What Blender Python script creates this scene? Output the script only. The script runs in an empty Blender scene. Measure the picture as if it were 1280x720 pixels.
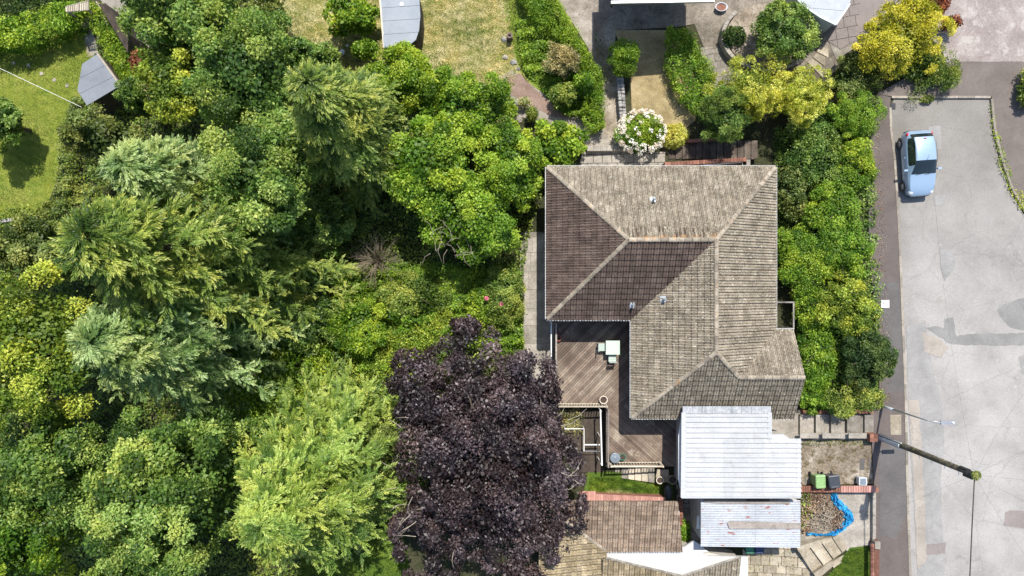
import bpy, bmesh, math, random
import numpy as np
from mathutils import Vector, Matrix
R = random.Random(7); NR = np.random.default_rng(11)
S = bpy.context.scene; C = S.collection
rad = math.radians
# ------------------------------------------------------------------ camera, sky, sun
H = 38.0; F = 836.0
cam = bpy.data.objects.new('camera', bpy.data.cameras.new('camera')); C.objects.link(cam)
cam.location = (0, 0, H); cam.data.sensor_width = 36; cam.data.lens = 36 * F / 1280
cam.data.clip_end = 2000; cam.data.clip_start = 0.5; S.camera = cam
sd = Vector((0.10, 0.57, 1.0)).normalized()          # towards the sun
el = math.asin(sd.z); az = math.atan2(sd.x, sd.y)
w = bpy.data.worlds.new('World'); S.world = w; w.use_nodes = True
sky = w.node_tree.nodes.new('ShaderNodeTexSky'); sky.sky_type = 'NISHITA'; sky.sun_disc = False
sky.sun_elevation = el; sky.sun_rotation = az
bg = w.node_tree.nodes['Background']; bg.inputs[1].default_value = 0.15
w.node_tree.links.new(sky.outputs[0], bg.inputs[0])
sun = bpy.data.objects.new('sun', bpy.data.lights.new('sun', 'SUN')); C.objects.link(sun)
sun.data.energy = 5.0; sun.data.angle = rad(0.5); sun.data.color = (1.0, 0.955, 0.88)
sun.rotation_euler = sd.to_track_quat('Z', 'Y').to_euler()
S.view_settings.view_transform = 'Standard'; S.view_settings.look = 'None'
S.view_settings.exposure = 0.50; S.view_settings.gamma = 1
# ------------------------------------------------------------------ terrain and pixel helpers
TX = [-400, -60, -30, -10, 0, 3, 8, 14, 16, 20.2, 400]
TZ = [-7, -6, -4.8, -3.8, -2.5, -2.2, -1.8, -1.4, -1.2, 0, 0]
def T(x): return float(np.interp(x, TX, TZ))
def P(px, py, z): k = (H - z) / F; return ((px - 640) * k, (360 - py) * k)
def G(px, py, dz=0.0):
    z = 0
    for _ in range(12): x, y = P(px, py, z); z = T(x) + dz
    return (x, y, z)
def W(r, z): return r * (H - z) / F
# ------------------------------------------------------------------ object helpers
ROOT = {}
def props(o, label=None, cat=None, group=None, kind=None):
    if label: o['label'] = label
    if cat: o['category'] = cat
    if group: o['group'] = group
    if kind: o['kind'] = kind
    return o
def thing(name, label, cat, loc, group=None):
    o = bpy.data.objects.new(name, None); C.objects.link(o); o.location = loc; o.empty_display_size = .3
    ROOT[o] = Vector(loc); return props(o, label, cat, group)
def off(parent): return ROOT.get(parent, Vector((0, 0, 0)))
def link(name, me, parent=None, loc=None, mat=None):
    o = bpy.data.objects.new(name, me); C.objects.link(o)
    if parent is not None: o.parent = parent; ROOT[o] = off(parent)
    return o
class MB:
    def __init__(s): s.v = []; s.f = []; s.uv = None
    def add(s, vs, fs):
        n = len(s.v); s.v += [tuple(p) for p in vs]; s.f += [tuple(i + n for i in f) for f in fs]; return s
    def box(s, c, d, rz=0, m=None):
        x, y, z = [q / 2 for q in d]; vs = [Vector((a * x, b * y, e * z)) for e in (-1, 1) for a, b in ((-1, -1), (1, -1), (1, 1), (-1, 1))]
        M = Matrix.Translation(Vector(c)) @ (m if m else Matrix.Rotation(rz, 4, 'Z'))
        return s.add([M @ p for p in vs], [(3, 2, 1, 0), (4, 5, 6, 7), (0, 1, 5, 4), (1, 2, 6, 5), (2, 3, 7, 6), (3, 0, 4, 7)])
    def prism(s, poly, z0, z1):
        n = len(poly)
        if n < 3: return s
        a = sum(poly[i][0] * poly[(i + 1) % n][1] - poly[(i + 1) % n][0] * poly[i][1] for i in range(n))
        if a < 0: poly = poly[::-1]
        f0 = z0 if callable(z0) else (lambda x, y: z0); f1 = z1 if callable(z1) else (lambda x, y: z1)
        vs = [(x, y, f0(x, y)) for x, y in poly] + [(x, y, f1(x, y)) for x, y in poly]
        return s.add(vs, [tuple(range(n))[::-1], tuple(range(n, 2 * n))] + [(i, (i + 1) % n, (i + 1) % n + n, i + n) for i in range(n)])
    def tube(s, pts, rs, n=6, cap=True):
        pts = [Vector(p) for p in pts]
        if not hasattr(rs, '__len__'): rs = [rs] * len(pts)
        base = len(s.v)
        for i, p in enumerate(pts):
            d = (pts[min(i + 1, len(pts) - 1)] - pts[max(i - 1, 0)])
            if d.length < 1e-6: d = Vector((0, 0, 1))
            d.normalize(); a = d.orthogonal().normalized() if abs(d.z) > .9 else d.cross(Vector((0, 0, 1))).normalized(); b = d.cross(a)
            for k in range(n):
                t = 2 * math.pi * k / n; q = p + (a * math.cos(t) + b * math.sin(t)) * rs[i]; s.v.append(tuple(q))
        for i in range(len(pts) - 1):
            for k in range(n):
                s.f.append((base + i * n + k, base + i * n + (k + 1) % n, base + (i + 1) * n + (k + 1) % n, base + (i + 1) * n + k))
        if cap:
            s.f.append(tuple(base + k for k in range(n))[::-1]); s.f.append(tuple(base + (len(pts) - 1) * n + k for k in range(n)))
        return s
    def lathe(s, c, prof, n=14, sx=1, sy=1):
        base = len(s.v); c = Vector(c)
        for r, z in prof:
            for k in range(n):
                t = 2 * math.pi * k / n; s.v.append((c.x + r * sx * math.cos(t), c.y + r * sy * math.sin(t), c.z + z))
        for i in range(len(prof) - 1):
            for k in range(n):
                s.f.append((base + i * n + k, base + i * n + (k + 1) % n, base + (i + 1) * n + (k + 1) % n, base + (i + 1) * n + k))
        s.f.append(tuple(base + k for k in range(n))[::-1]); s.f.append(tuple(base + (len(prof) - 1) * n + k for k in range(n)))
        return s
    def build(s, name, mat, parent=None, smooth=False):
        o = off(parent) if parent is not None else Vector((0, 0, 0))
        me = bpy.data.meshes.new(name); me.from_pydata([(a - o.x, b - o.y, c - o.z) for a, b, c in s.v], [], s.f)
        me.materials.append(mat)
        if smooth: me.polygons.foreach_set('use_smooth', [True] * len(me.polygons))
        return link(name, me, parent)
    def top(s, name, mat, label, cat, group=None, kind=None, smooth=False):
        """a top-level single-mesh thing with its origin at its own base"""
        a = np.array(s.v); c = Vector(((a[:, 0].min() + a[:, 0].max()) / 2, (a[:, 1].min() + a[:, 1].max()) / 2, a[:, 2].min()))
        me = bpy.data.meshes.new(name); me.from_pydata([tuple(Vector(p) - c) for p in s.v], [], s.f); me.materials.append(mat)
        if smooth: me.polygons.foreach_set('use_smooth', [True] * len(me.polygons))
        o = link(name, me); o.location = c; return props(o, label, cat, group, kind)
def clip(poly, clipper):
    def area(p): return sum(p[i][0] * p[(i + 1) % len(p)][1] - p[(i + 1) % len(p)][0] * p[i][1] for i in range(len(p)))
    if area(clipper) < 0: clipper = clipper[::-1]
    out = list(poly)
    for i in range(len(clipper)):
        a = clipper[i]; b = clipper[(i + 1) % len(clipper)]; inp = out; out = []
        side = lambda p: (b[0] - a[0]) * (p[1] - a[1]) - (b[1] - a[1]) * (p[0] - a[0])
        for j in range(len(inp)):
            p = inp[j]; q = inp[(j + 1) % len(inp)]; sp, sq = side(p), side(q)
            if sp >= 0: out.append(p)
            if (sp >= 0) != (sq >= 0):
                t = sp / (sp - sq); out.append((p[0] + t * (q[0] - p[0]), p[1] + t * (q[1] - p[1])))
        if not out: return []
    return out
def inside(p, poly):
    c = False; n = len(poly)
    for i in range(n):
        a = poly[i]; b = poly[i - 1]
        if (a[1] > p[1]) != (b[1] > p[1]) and p[0] < (b[0] - a[0]) * (p[1] - a[1]) / (b[1] - a[1]) + a[0]: c = not c
    return c
def inside_np(x, y, poly):
    c = np.zeros(len(x), bool); n = len(poly)
    for i in range(n):
        a = poly[i]; b = poly[i - 1]
        if a[1] == b[1]: continue
        m = ((a[1] > y) != (b[1] > y)) & (x < (b[0] - a[0]) * (y - a[1]) / (b[1] - a[1]) + a[0]); c ^= m
    return c
# ------------------------------------------------------------------ materials
def nodes(name):
    m = bpy.data.materials.new(name); m.use_nodes = True; nt = m.node_tree
    return m, nt, nt.nodes, nt.links, nt.nodes['Principled BSDF']
def ramp(N, cols, pos=None):
    r = N.new('ShaderNodeValToRGB'); e = r.color_ramp.elements; n = len(cols)
    while len(e) < n: e.new(0.5)
    for i, c in enumerate(cols):
        e[i].position = (pos[i] if pos else i / (n - 1)); e[i].color = (*c, 1)
    return r
def noise(N, L, co, scale, detail=6, rough=.6, dist=0):
    n = N.new('ShaderNodeTexNoise'); n.inputs['Scale'].default_value = scale; n.inputs['Detail'].default_value = detail
    n.inputs['Roughness'].default_value = rough; n.inputs['Distortion'].default_value = dist; L.new(co, n.inputs['Vector']); return n
def wpos(N, L, scale=(1, 1, 1), rot=0):
    g = N.new('ShaderNodeNewGeometry'); m = N.new('ShaderNodeMapping'); m.inputs['Scale'].default_value = scale
    m.inputs['Rotation'].default_value = (0, 0, rot); L.new(g.outputs['Position'], m.inputs['Vector']); return m.outputs[0]
def mix(N, L, a, b, f, mode='MIX'):
    m = N.new('ShaderNodeMix'); m.data_type = 'RGBA'; m.blend_type = mode
    for k, q in ((6, a), (7, b), (0, f)):
        if isinstance(q, (int, float)): m.inputs[k].default_value = q
        elif isinstance(q, tuple): m.inputs[k].default_value = (*q, 1)
        else: L.new(q, m.inputs[k])
    return m.outputs[2]
def ground(name, cols, s1=.6, s2=9, fine=.35, bump=.3, bs=30, rough=.9, spots=None, rnd=0, scale=(1, 1, 1), speck=None, extra=None, pos=None, rot=0, attr=False):
    """weathered surface: big blotches, fine grain, optional spots, relief; rnd varies it per object"""
    m, nt, N, L, B = nodes(name); co = wpos(N, L, scale, rot)
    a = noise(N, L, co, s1, 5, .65, .3); r = ramp(N, cols, pos or [.3 + .4 * i / (len(cols) - 1) for i in range(len(cols))]); L.new(a.outputs[0], r.inputs[0])
    b = noise(N, L, co, s2, 8, .75); rb = ramp(N, [(1 - fine,) * 3, (1 + fine * .6,) * 3], [.35, .65]); L.new(b.outputs[0], rb.inputs[0])
    col = mix(N, L, r.outputs[0], rb.outputs[0], 1.0, 'MULTIPLY')
    if spots:
        for sc, th, c, amt in spots:
            d = noise(N, L, co, sc, 4, .7); rr = ramp(N, [(0, 0, 0), (amt,) * 3], [th, th + .05]); L.new(d.outputs[0], rr.inputs[0]); col = mix(N, L, col, c, rr.outputs[0])
    if rnd:
        o = N.new('ShaderNodeObjectInfo'); q = N.new('ShaderNodeMath'); q.operation = 'ADD'; L.new(o.outputs['Random'], q.inputs[0])
        if attr:
            at = N.new('ShaderNodeAttribute'); at.attribute_name = 'tint'; L.new(at.outputs['Fac'], q.inputs[1])
        else: q.inputs[1].default_value = 0
        fr = N.new('ShaderNodeMath'); fr.operation = 'FRACT'; L.new(q.outputs[0], fr.inputs[0])
        ro = ramp(N, [(1 - rnd,) * 3, (1 + rnd * .5,) * 3]); L.new(fr.outputs[0], ro.inputs[0]); col = mix(N, L, col, ro.outputs[0], 1.0, 'MULTIPLY')
    if extra: col = extra(N, L, col, co)
    L.new(col, B.inputs['Base Color']); B.inputs['Roughness'].default_value = rough; B.inputs['Specular IOR Level'].default_value = .25
    if bump:
        h = noise(N, L, co, bs, 6, .7); bp = N.new('ShaderNodeBump'); bp.inputs['Strength'].default_value = bump; bp.inputs['Distance'].default_value = .05
        L.new(h.outputs[0], bp.inputs['Height']); L.new(bp.outputs[0], B.inputs['Normal'])
    return m
def plain(name, c, rough=.5, metal=0, spec=.5, var=.12, coat=0):
    m, nt, N, L, B = nodes(name); co = wpos(N, L); a = noise(N, L, co, 6, 6, .7)
    r = ramp(N, [tuple(q * (1 - var) for q in c), tuple(q * (1 + var) for q in c)], [.35, .65]); L.new(a.outputs[0], r.inputs[0]); L.new(r.outputs[0], B.inputs['Base Color'])
    B.inputs['Roughness'].default_value = rough; B.inputs['Metallic'].default_value = metal; B.inputs['Specular IOR Level'].default_value = spec
    B.inputs['Coat Weight'].default_value = coat; B.inputs['Coat Roughness'].default_value = .08
    return m
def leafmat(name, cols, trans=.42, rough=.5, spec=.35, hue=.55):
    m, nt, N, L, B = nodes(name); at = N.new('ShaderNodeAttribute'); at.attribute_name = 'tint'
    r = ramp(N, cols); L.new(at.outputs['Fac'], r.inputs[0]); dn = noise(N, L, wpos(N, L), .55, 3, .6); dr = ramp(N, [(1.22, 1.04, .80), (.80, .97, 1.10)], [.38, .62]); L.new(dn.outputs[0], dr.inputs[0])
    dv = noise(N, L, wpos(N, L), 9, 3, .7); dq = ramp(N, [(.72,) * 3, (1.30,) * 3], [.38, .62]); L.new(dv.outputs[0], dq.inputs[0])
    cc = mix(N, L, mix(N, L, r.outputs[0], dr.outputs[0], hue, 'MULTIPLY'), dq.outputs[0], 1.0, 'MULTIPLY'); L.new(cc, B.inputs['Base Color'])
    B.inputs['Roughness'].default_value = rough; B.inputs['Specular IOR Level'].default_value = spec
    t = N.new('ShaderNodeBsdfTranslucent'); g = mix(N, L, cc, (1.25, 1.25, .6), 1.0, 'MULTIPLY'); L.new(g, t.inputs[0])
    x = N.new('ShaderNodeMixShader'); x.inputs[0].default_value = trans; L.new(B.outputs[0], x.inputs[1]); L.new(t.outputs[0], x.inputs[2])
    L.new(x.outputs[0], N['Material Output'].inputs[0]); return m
LM = {
 'mid':    leafmat('leaf_mid_green', [(.042, .090, .016), (.145, .25, .040), (.41, .50, .13)]),
 'dark':   leafmat('leaf_dark_green', [(0.021, 0.048, 0.011), (0.054, 0.105, 0.023), (0.138, 0.200, 0.050)]),
 'bright': leafmat('leaf_bright_green', [(0.052, 0.121, 0.009), (0.179, 0.301, 0.020), (0.413, 0.512, 0.056)]),
 'lime': leafmat('leaf_lime_green', [(.06, .135, .010), (.175, .31, .022), (.42, .54, .07)]),
 'yellow': leafmat('leaf_yellow_green', [(0.069, 0.127, 0.014), (0.256, 0.339, 0.036), (0.600, 0.637, 0.106)]),
 'gold':   leafmat('leaf_golden', [(.13, .19, .015), (.54, .55, .06), (.88, .86, .24)], hue=.3),
 'amber':  leafmat('leaf_amber', [(.14, .17, .012), (.56, .52, .04), (.88, .78, .15)], hue=.15),
 'pale':   leafmat('leaf_pale_yellow', [(.40, .40, .06), (.70, .65, .14), (.85, .80, .30)]),
 'blue':   leafmat('leaf_blue_green', [(.048, .098, .022), (.165, .255, .065), (.45, .54, .22)]),
 'olive':  leafmat('leaf_olive', [(0.046, 0.075, 0.014), (0.160, 0.211, 0.041), (0.375, 0.400, 0.125)]),
 'cyp':    leafmat('leaf_cypress', [(0.034, 0.075, 0.009), (0.147, 0.224, 0.031), (0.413, 0.463, 0.100)]),
 'fresh': leafmat('leaf_fresh_cypress', [(.075, .14, .02), (.225, .32, .05), (.46, .54, .13)]),
 'purple': leafmat('leaf_dark_purple', [(.011, .006, .007), (.028, .016, .018), (.11, .078, .084)], .10, .48, .5),
 'red':    leafmat('leaf_russet', [(0.103, 0.034, 0.017), (0.256, 0.077, 0.038), (0.425, 0.175, 0.088)]),
 'buff':   leafmat('leaf_buff', [(0.115, 0.103, 0.040), (0.333, 0.294, 0.128), (0.525, 0.475, 0.250)]),
 'litter': leafmat('dry_litter', [(.08, .045, .03), (.23, .145, .095), (.42, .32, .22)], .1),
 'white': leafmat('petal_white', [(.60, .48, .38), (.82, .77, .69), (.9, .88, .83)], .2, hue=0),
 'pink':   leafmat('petal_pink', [(.6, .1, .2), (.75, .15, .28), (.8, .3, .4)], .2),
 'grass':  leafmat('grass_blades', [(0.115, 0.172, 0.023), (0.272, 0.328, 0.045), (0.469, 0.469, 0.109)]),
 'lush':   leafmat('lush_blades', [(.050, .10, .012), (.12, .20, .018), (.25, .33, .05)]),
 'straw':  leafmat('straw_blades', [(0.115, 0.172, 0.026), (0.416, 0.384, 0.128), (0.812, 0.703, 0.406)], .2),
}
BARK = ground('bark', [(.06, .045, .03), (.14, .11, .08)], 3, 20, .4, .6, 30)
TWIG = ground('twig', [(.22, .18, .13), (.42, .37, .30)], 3, 20, .3, .3, 30)
DEAD = ground('dead_twig', [(.16, .13, .09), (.26, .21, .15)], 3, 20, .3, .3, 30)
M = {}
M['soil'] = ground('soil', [(.020, .024, .010), (.045, .048, .020), (.07, .06, .035)], .5, 8, .5, .8, 20)
M['lawn'] = ground('lawn', [(.10, .16, .018), (.18, .225, .032), (.29, .28, .065)], .55, 14, .35, .5, 40)
M['drylawn'] = ground('dry_lawn', [(.13, .17, .03), (.28, .26, .10), (.45, .37, .21)], 1.1, 12, .35, .5, 40)
M['lush'] = ground('lush_grass', [(.045, .085, .010), (.09, .145, .018)], 1, 14, .4, .6, 40)
M['straw'] = ground('straw_ground', [(.20, .15, .075), (.31, .24, .13), (.42, .34, .20)], 1, 16, .3, .4, 50)
M['gravel'] = ground('gravel', [(.17, .145, .11), (.275, .24, .20), (.40, .36, .31)], 1.1, 16, .35, .6, 40, spots=[(7, .6, (.10, .08, .05), .6)])
M['redgravel'] = ground('red_gravel', [(.19, .125, .095), (.30, .215, .175)], 1.5, 22, .45, .6, 50)
M['dirt'] = ground('garden_dirt', [(.15, .12, .085), (.27, .22, .165), (.40, .35, .28)], 1.3, 12, .45, .6, 30, spots=[(3, .58, (.07, .065, .03), .8)])
M['moss'] = ground('mossy_gravel', [(.11, .08, .05), (.235, .195, .145), (.40, .35, .29)], .9, 7, .5, .8, 20, spots=[(2.5, .55, (.10, .075, .035), .8), (5, .6, (.05, .05, .02), .6)])
def road_extra(N, L, col, co):
    g = N.new('ShaderNodeSeparateXYZ'); L.new(co, g.inputs[0]); n = noise(N, L, co, .25, 4, .6)
    ad = N.new('ShaderNodeMath'); ad.operation = 'MULTIPLY_ADD'; ad.inputs[1].default_value = 7; L.new(n.outputs[0], ad.inputs[0]); L.new(g.outputs[1], ad.inputs[2])
    r = ramp(N, [(0, 0, 0), (1, 1, 1)], [0, 1]); mr = N.new('ShaderNodeMapRange'); mr.inputs[1].default_value = 1; mr.inputs[2].default_value = 13
    L.new(ad.outputs[0], mr.inputs[0]); L.new(mr.outputs[0], r.inputs[0])
    col = mix(N, L, col, (.66, .65, .62), r.outputs[0], 'MULTIPLY')
    return cracks(N, L, col, co)
def cracks(N, L, col, co, sc=.45, amt=.30, th=.007):
    d = noise(N, L, co, 1.2, 5, .7); mx = N.new('ShaderNodeMix'); mx.data_type = 'VECTOR'; mx.inputs[0].default_value = .35; L.new(co, mx.inputs[4]); L.new(d.outputs[1], mx.inputs[5])
    v = N.new('ShaderNodeTexVoronoi'); v.feature = 'DISTANCE_TO_EDGE'; v.inputs['Scale'].default_value = sc; L.new(mx.outputs[1], v.inputs['Vector'])
    r = ramp(N, [(amt,) * 3, (0, 0, 0)], [0, th]); L.new(v.outputs['Distance'], r.inputs[0])
    return mix(N, L, col, (.10, .09, .085), r.outputs[0])
M['road'] = ground('worn_road', [(.245, .230, .215), (.308, .292, .274), (.365, .348, .328)], .35, 34, .34, .25, 60, spots=[(.9, .60, (.24, .215, .19), .45), (2.3, .66, (.17, .16, .15), .5), (3.1, .64, (.42, .405, .385), .5), (11, .67, (.20, .19, .18), .5)], extra=road_extra, pos=[.3, .5, .7])
def patchm(name, c, amt=.4):
    return ground(name, [tuple(q * .82 for q in c), c, tuple(q * 1.18 for q in c)], .8, 22, .22, .3, 60, spots=[(9, .66, tuple(min(1, q * 1.6) for q in c), .4)], extra=(lambda N, L, col, co: cracks(N, L, col, co, .5, amt)))
M['patch_grey'] = patchm('patch_grey', (.255, .247, .235), .2); M['patch_dark'] = patchm('patch_dark', (.205, .20, .19), .2); M['patch_brown'] = patchm('patch_brown', (.215, .185, .172)); M['patch_buff'] = patchm('patch_buff', (.31, .275, .235))
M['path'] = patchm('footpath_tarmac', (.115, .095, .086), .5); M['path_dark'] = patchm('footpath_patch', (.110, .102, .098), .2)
M['path2'] = patchm('verge_tarmac', (.145, .122, .108), .5)
M['drive'] = ground('drive_surface', [(.11, .095, .075), (.20, .172, .138), (.30, .262, .215)], .9, 12, .45, .5, 30, spots=[(2.2, .58, (.10, .085, .06), .6), (5, .62, (.36, .32, .26), .5)])
M['pad'] = ground('pink_concrete', [(.20, .165, .152), (.27, .232, .215), (.36, .32, .295)], .8, 8, .25, .3, 40, spots=[(1.6, .56, (.38, .35, .32), .6)], extra=lambda N, L, c, co: cracks(N, L, c, co, .3, .4))
M['kerb'] = ground('kerb_stone', [(.22, .19, .15), (.35, .31, .26)], 2, 16, .35, .4, 40, rnd=.3, spots=[(6, .62, (.24, .19, .08), .6)])
M['conc'] = ground('concrete', [(.21, .19, .155), (.31, .28, .238), (.42, .38, .33)], 1.2, 14, .35, .4, 40, rnd=.15, spots=[(7, .60, (.13, .11, .08), .6)])
M['conc_d'] = ground('damp_concrete', [(.15, .135, .115), (.25, .225, .19), (.36, .33, .28)], 1.6, 14, .35, .4, 40, rnd=.25, spots=[(7, .6, (.08, .07, .05), .6)])
M['slab'] = ground('sand_slab', [(.25, .21, .15), (.36, .31, .23), (.46, .41, .32)], 1.5, 12, .3, .3, 40, rnd=.3, spots=[(5, .62, (.16, .13, .09), .5)])
M['step_dark'] = ground('dark_step', [(.05, .038, .03), (.10, .078, .062), (.16, .13, .105)], 1.6, 14, .4, .4, 40, rnd=.3)
M['stone'] = ground('rubble_stone', [(.20, .19, .175), (.40, .385, .36)], 3, 14, .4, .7, 20, rnd=.35)
M['brick'] = ground('brick', [(.17, .075, .05), (.29, .14, .10)], 4, 20, .3, .3, 40, rnd=.4)
M['brick_p'] = ground('pink_brick', [(.40, .20, .165), (.52, .29, .24)], 2, 16, .25, .3, 40, rnd=.25)
M['wall'] = ground('rendered_wall', [(.40, .37, .32), (.5, .47, .42)], 1, 10, .2, .2, 30)
M['wood_d'] = ground('dark_timber', [(.035, .028, .022), (.09, .07, .055)], 2, 18, .4, .4, 40, scale=(1, 1, 1))
M['wood_g'] = ground('grey_timber', [(.18, .155, .135), (.34, .30, .265)], 2, 20, .35, .4, 40, rnd=.3)
M['wood_l'] = ground('pale_timber', [(.42, .36, .27), (.60, .53, .42)], 2, 20, .3, .3, 40, rnd=.3)
M['white'] = plain('white_paint', (.74, .74, .72), .4, var=.08); M['grey'] = plain('grey_metal', (.42, .43, .44), .35, .6)
M['pmetal'] = plain('pale_metal', (.55, .57, .58), .35, .4); M['black'] = plain('black_plastic', (.016, .017, .02), .4)
M['rubber'] = plain('rubber', (.02, .02, .021), .7); M['terra'] = plain('terracotta', (.48, .26, .17), .75, var=.2); M['terra_r'] = plain('red_terracotta', (.32, .085, .05), .7, var=.2)
M['cream'] = plain('cream_pot', (.62, .54, .45), .7, var=.15); M['soilpot'] = plain('potting_soil', (.05, .035, .025), .95, var=.3)
M['sage'] = plain('sage_paint', (.42, .53, .42), .45, var=.06); M['sage2'] = plain('sage_grey', (.36, .43, .38), .5, var=.08)
M['gbin'] = plain('green_plastic', (.20, .33, .13), .45); M['gbin2'] = plain('dark_green_plastic', (.03, .16, .09), .45); M['nbin'] = plain('navy_plastic', (.02, .035, .10), .45)
M['dbin'] = plain('dark_plastic', (.038, .043, .052), .42); M['lgrey'] = plain('light_plastic', (.50, .53, .55), .4); M['slateg'] = plain('blue_grey_plastic', (.15, .18, .21), .45)
M['tarp'] = ground('blue_tarp', [(.01, .10, .32), (.02, .27, .55), (.12, .5, .72)], 3, 9, .5, .6, 14, rough=.35)
M['glassd'] = plain('dark_glass', (.012, .016, .02), .06, 0, .9); M['lead'] = ground('lead_flashing', [(.22, .23, .24), (.42, .43, .44)], 2, 8, .3, .3, 20, rough=.5)
M['felt'] = ground('roof_felt', [(.165, .180, .200), (.215, .230, .255)], 1, 60, .22, .3, 120)
M['felt2'] = ground('pale_roof_felt', [(.235, .26, .29), (.31, .335, .36)], .8, 45, .2, .3, 120, spots=[(1.1, .62, (.50, .45, .36), .6), (22, .66, (.2, .21, .23), .5)])
M['ply'] = ground('pale_flat_roof', [(.31, .33, .35), (.38, .40, .42)], 1.5, 8, .1, .1, 60, rough=.6)
M['gutter'] = plain('gutter_white', (.66, .66, .64), .45, var=.18)
def runs(N, L, col, co):
    d = noise(N, L, wpos(N, L, (.35, 7, 1)), 1.5, 6, .75); r = ramp(N, [(0, 0, 0), (.45,) * 3], [.54, .68]); L.new(d.outputs[0], r.inputs[0]); col = mix(N, L, col, (.22, .21, .19), r.outputs[0])
    return col
M['whiteroof'] = ground('white_corrugated', [(.385, .395, .40), (.455, .46, .46)], 1, 12, .14, .1, 30, rough=.45, spots=[(10, .66, (.28, .27, .25), .5), (1.2, .60, (.33, .33, .32), .6)], rnd=.08, extra=runs)
def rust(N, L, col, co):
    d = noise(N, L, wpos(N, L, (1, 3.5, 1)), 1.6, 6, .7); r = ramp(N, [(0, 0, 0), (.9,) * 3], [.60, .63]); L.new(d.outputs[0], r.inputs[0]); return mix(N, L, col, (.22, .06, .035), r.outputs[0])
M['galv'] = ground('galvanised_sheet', [(.31, .33, .355), (.41, .43, .455)], .8, 10, .22, .1, 30, rough=.42, rnd=.12, extra=rust, spots=[(9, .66, (.3, .3, .3), .5)])
M['flat'] = ground('flat_white_roof', [(.46, .46, .455), (.53, .53, .52)], .8, 6, .06, .05, 30, rough=.5, spots=[(3, .62, (.40, .38, .34), .4)])
def tilem(name, cols, spots, rnd=.24, streak=False):
    def ex(N, L, col, co):
        if not streak: return col
        g = N.new('ShaderNodeSeparateXYZ'); g0 = N.new('ShaderNodeNewGeometry'); L.new(g0.outputs['Position'], g.inputs[0])
        d = noise(N, L, wpos(N, L, (6, .5, .5)), 1.2, 5, .7); mr = N.new('ShaderNodeMapRange'); mr.inputs[1].default_value = 4.9; mr.inputs[2].default_value = 3.1; L.new(g.outputs[1], mr.inputs[0])
        mu = N.new('ShaderNodeMath'); mu.operation = 'MULTIPLY'; L.new(d.outputs[0], mu.inputs[0]); L.new(mr.outputs[0], mu.inputs[1])
        r = ramp(N, [(0, 0, 0), (.95,) * 3], [.53, .58]); L.new(mu.outputs[0], r.inputs[0]); col = mix(N, L, col, (.065, .045, .032), r.outputs[0])
        mr2 = N.new('ShaderNodeMapRange'); mr2.inputs[1].default_value = 3.6; mr2.inputs[2].default_value = 2.5; L.new(g.outputs[1], mr2.inputs[0])
        d2 = noise(N, L, co, 3, 5, .7); mu2 = N.new('ShaderNodeMath'); mu2.operation = 'MULTIPLY'; L.new(d2.outputs[0], mu2.inputs[0]); L.new(mr2.outputs[0], mu2.inputs[1])
        r2 = ramp(N, [(0, 0, 0), (.7,) * 3], [.40, .52]); L.new(mu2.outputs[0], r2.inputs[0]); return mix(N, L, col, (.40, .22, .10), r2.outputs[0])
    return ground(name, cols, 1.3, 13, .55, .5, 30, spots=spots, rnd=rnd, attr=True, extra=ex)
LICH = [(9, .585, (.52, .49, .41), .85), (14, .60, (.05, .04, .03), .85), (2.2, .63, (.10, .085, .055), .45)]
M['t_light'] = tilem('weathered_tile', [(.172, .143, .104), (.262, .222, .164), (.362, .314, .24)], LICH, .20)
M['t_north'] = tilem('streaked_weathered_tile', [(.172, .143, .104), (.262, .222, .164), (.362, .314, .24)], LICH, .20, True)
M['t_grey'] = tilem('grey_weathered_tile', [(.135, .114, .084), (.208, .178, .133), (.288, .25, .19)], LICH)
M['t_brown'] = tilem('brown_tile', [(.072, .050, .040), (.115, .083, .067), (.17, .130, .105)], [(11, .68, (.34, .30, .24), .5), (6, .66, (.04, .03, .025), .6)], .26)
M['t_tan'] = tilem('tan_tile', [(.195, .140, .097), (.29, .215, .155), (.39, .305, .225)], [(10, .64, (.5, .45, .36), .6), (12, .64, (.10, .07, .05), .7)], .3)
M['t_buff'] = tilem('buff_tile', [(.21, .165, .095), (.31, .25, .155), (.42, .345, .235)], [(8, .6, (.13, .09, .05), .7)], .35)
M['ridge'] = ground('ridge_tile_concrete', [(.20, .165, .12), (.30, .255, .195), (.40, .355, .285)], 3, 14, .35, .4, 30, rnd=.35, spots=[(3, .60, (.42, .24, .11), .7), (10, .64, (.08, .06, .045), .6)])
M['under'] = plain('roof_underlay', (.03, .026, .022), .9)
def deckmat():
    def ex(N, L, col, co):
        o = N.new('ShaderNodeTexCoord'); m = N.new('ShaderNodeMapping'); m.inputs['Scale'].default_value = (.35, 9, 1); L.new(o.outputs['Object'], m.inputs[0])
        d = noise(N, L, m.outputs[0], 3, 6, .75); r = ramp(N, [(.55,) * 3, (1.3,) * 3], [.3, .7]); L.new(d.outputs[0], r.inputs[0]); return mix(N, L, col, r.outputs[0], 1., 'MULTIPLY')
    return ground('deck_board', [(.115, .080, .060), (.205, .155, .12), (.37, .31, .24)], .45, 16, .3, .4, 40, rnd=.42, extra=ex, spots=[(1.4, .60, (.40, .35, .27), .5)])
M['deck'] = deckmat()
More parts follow.
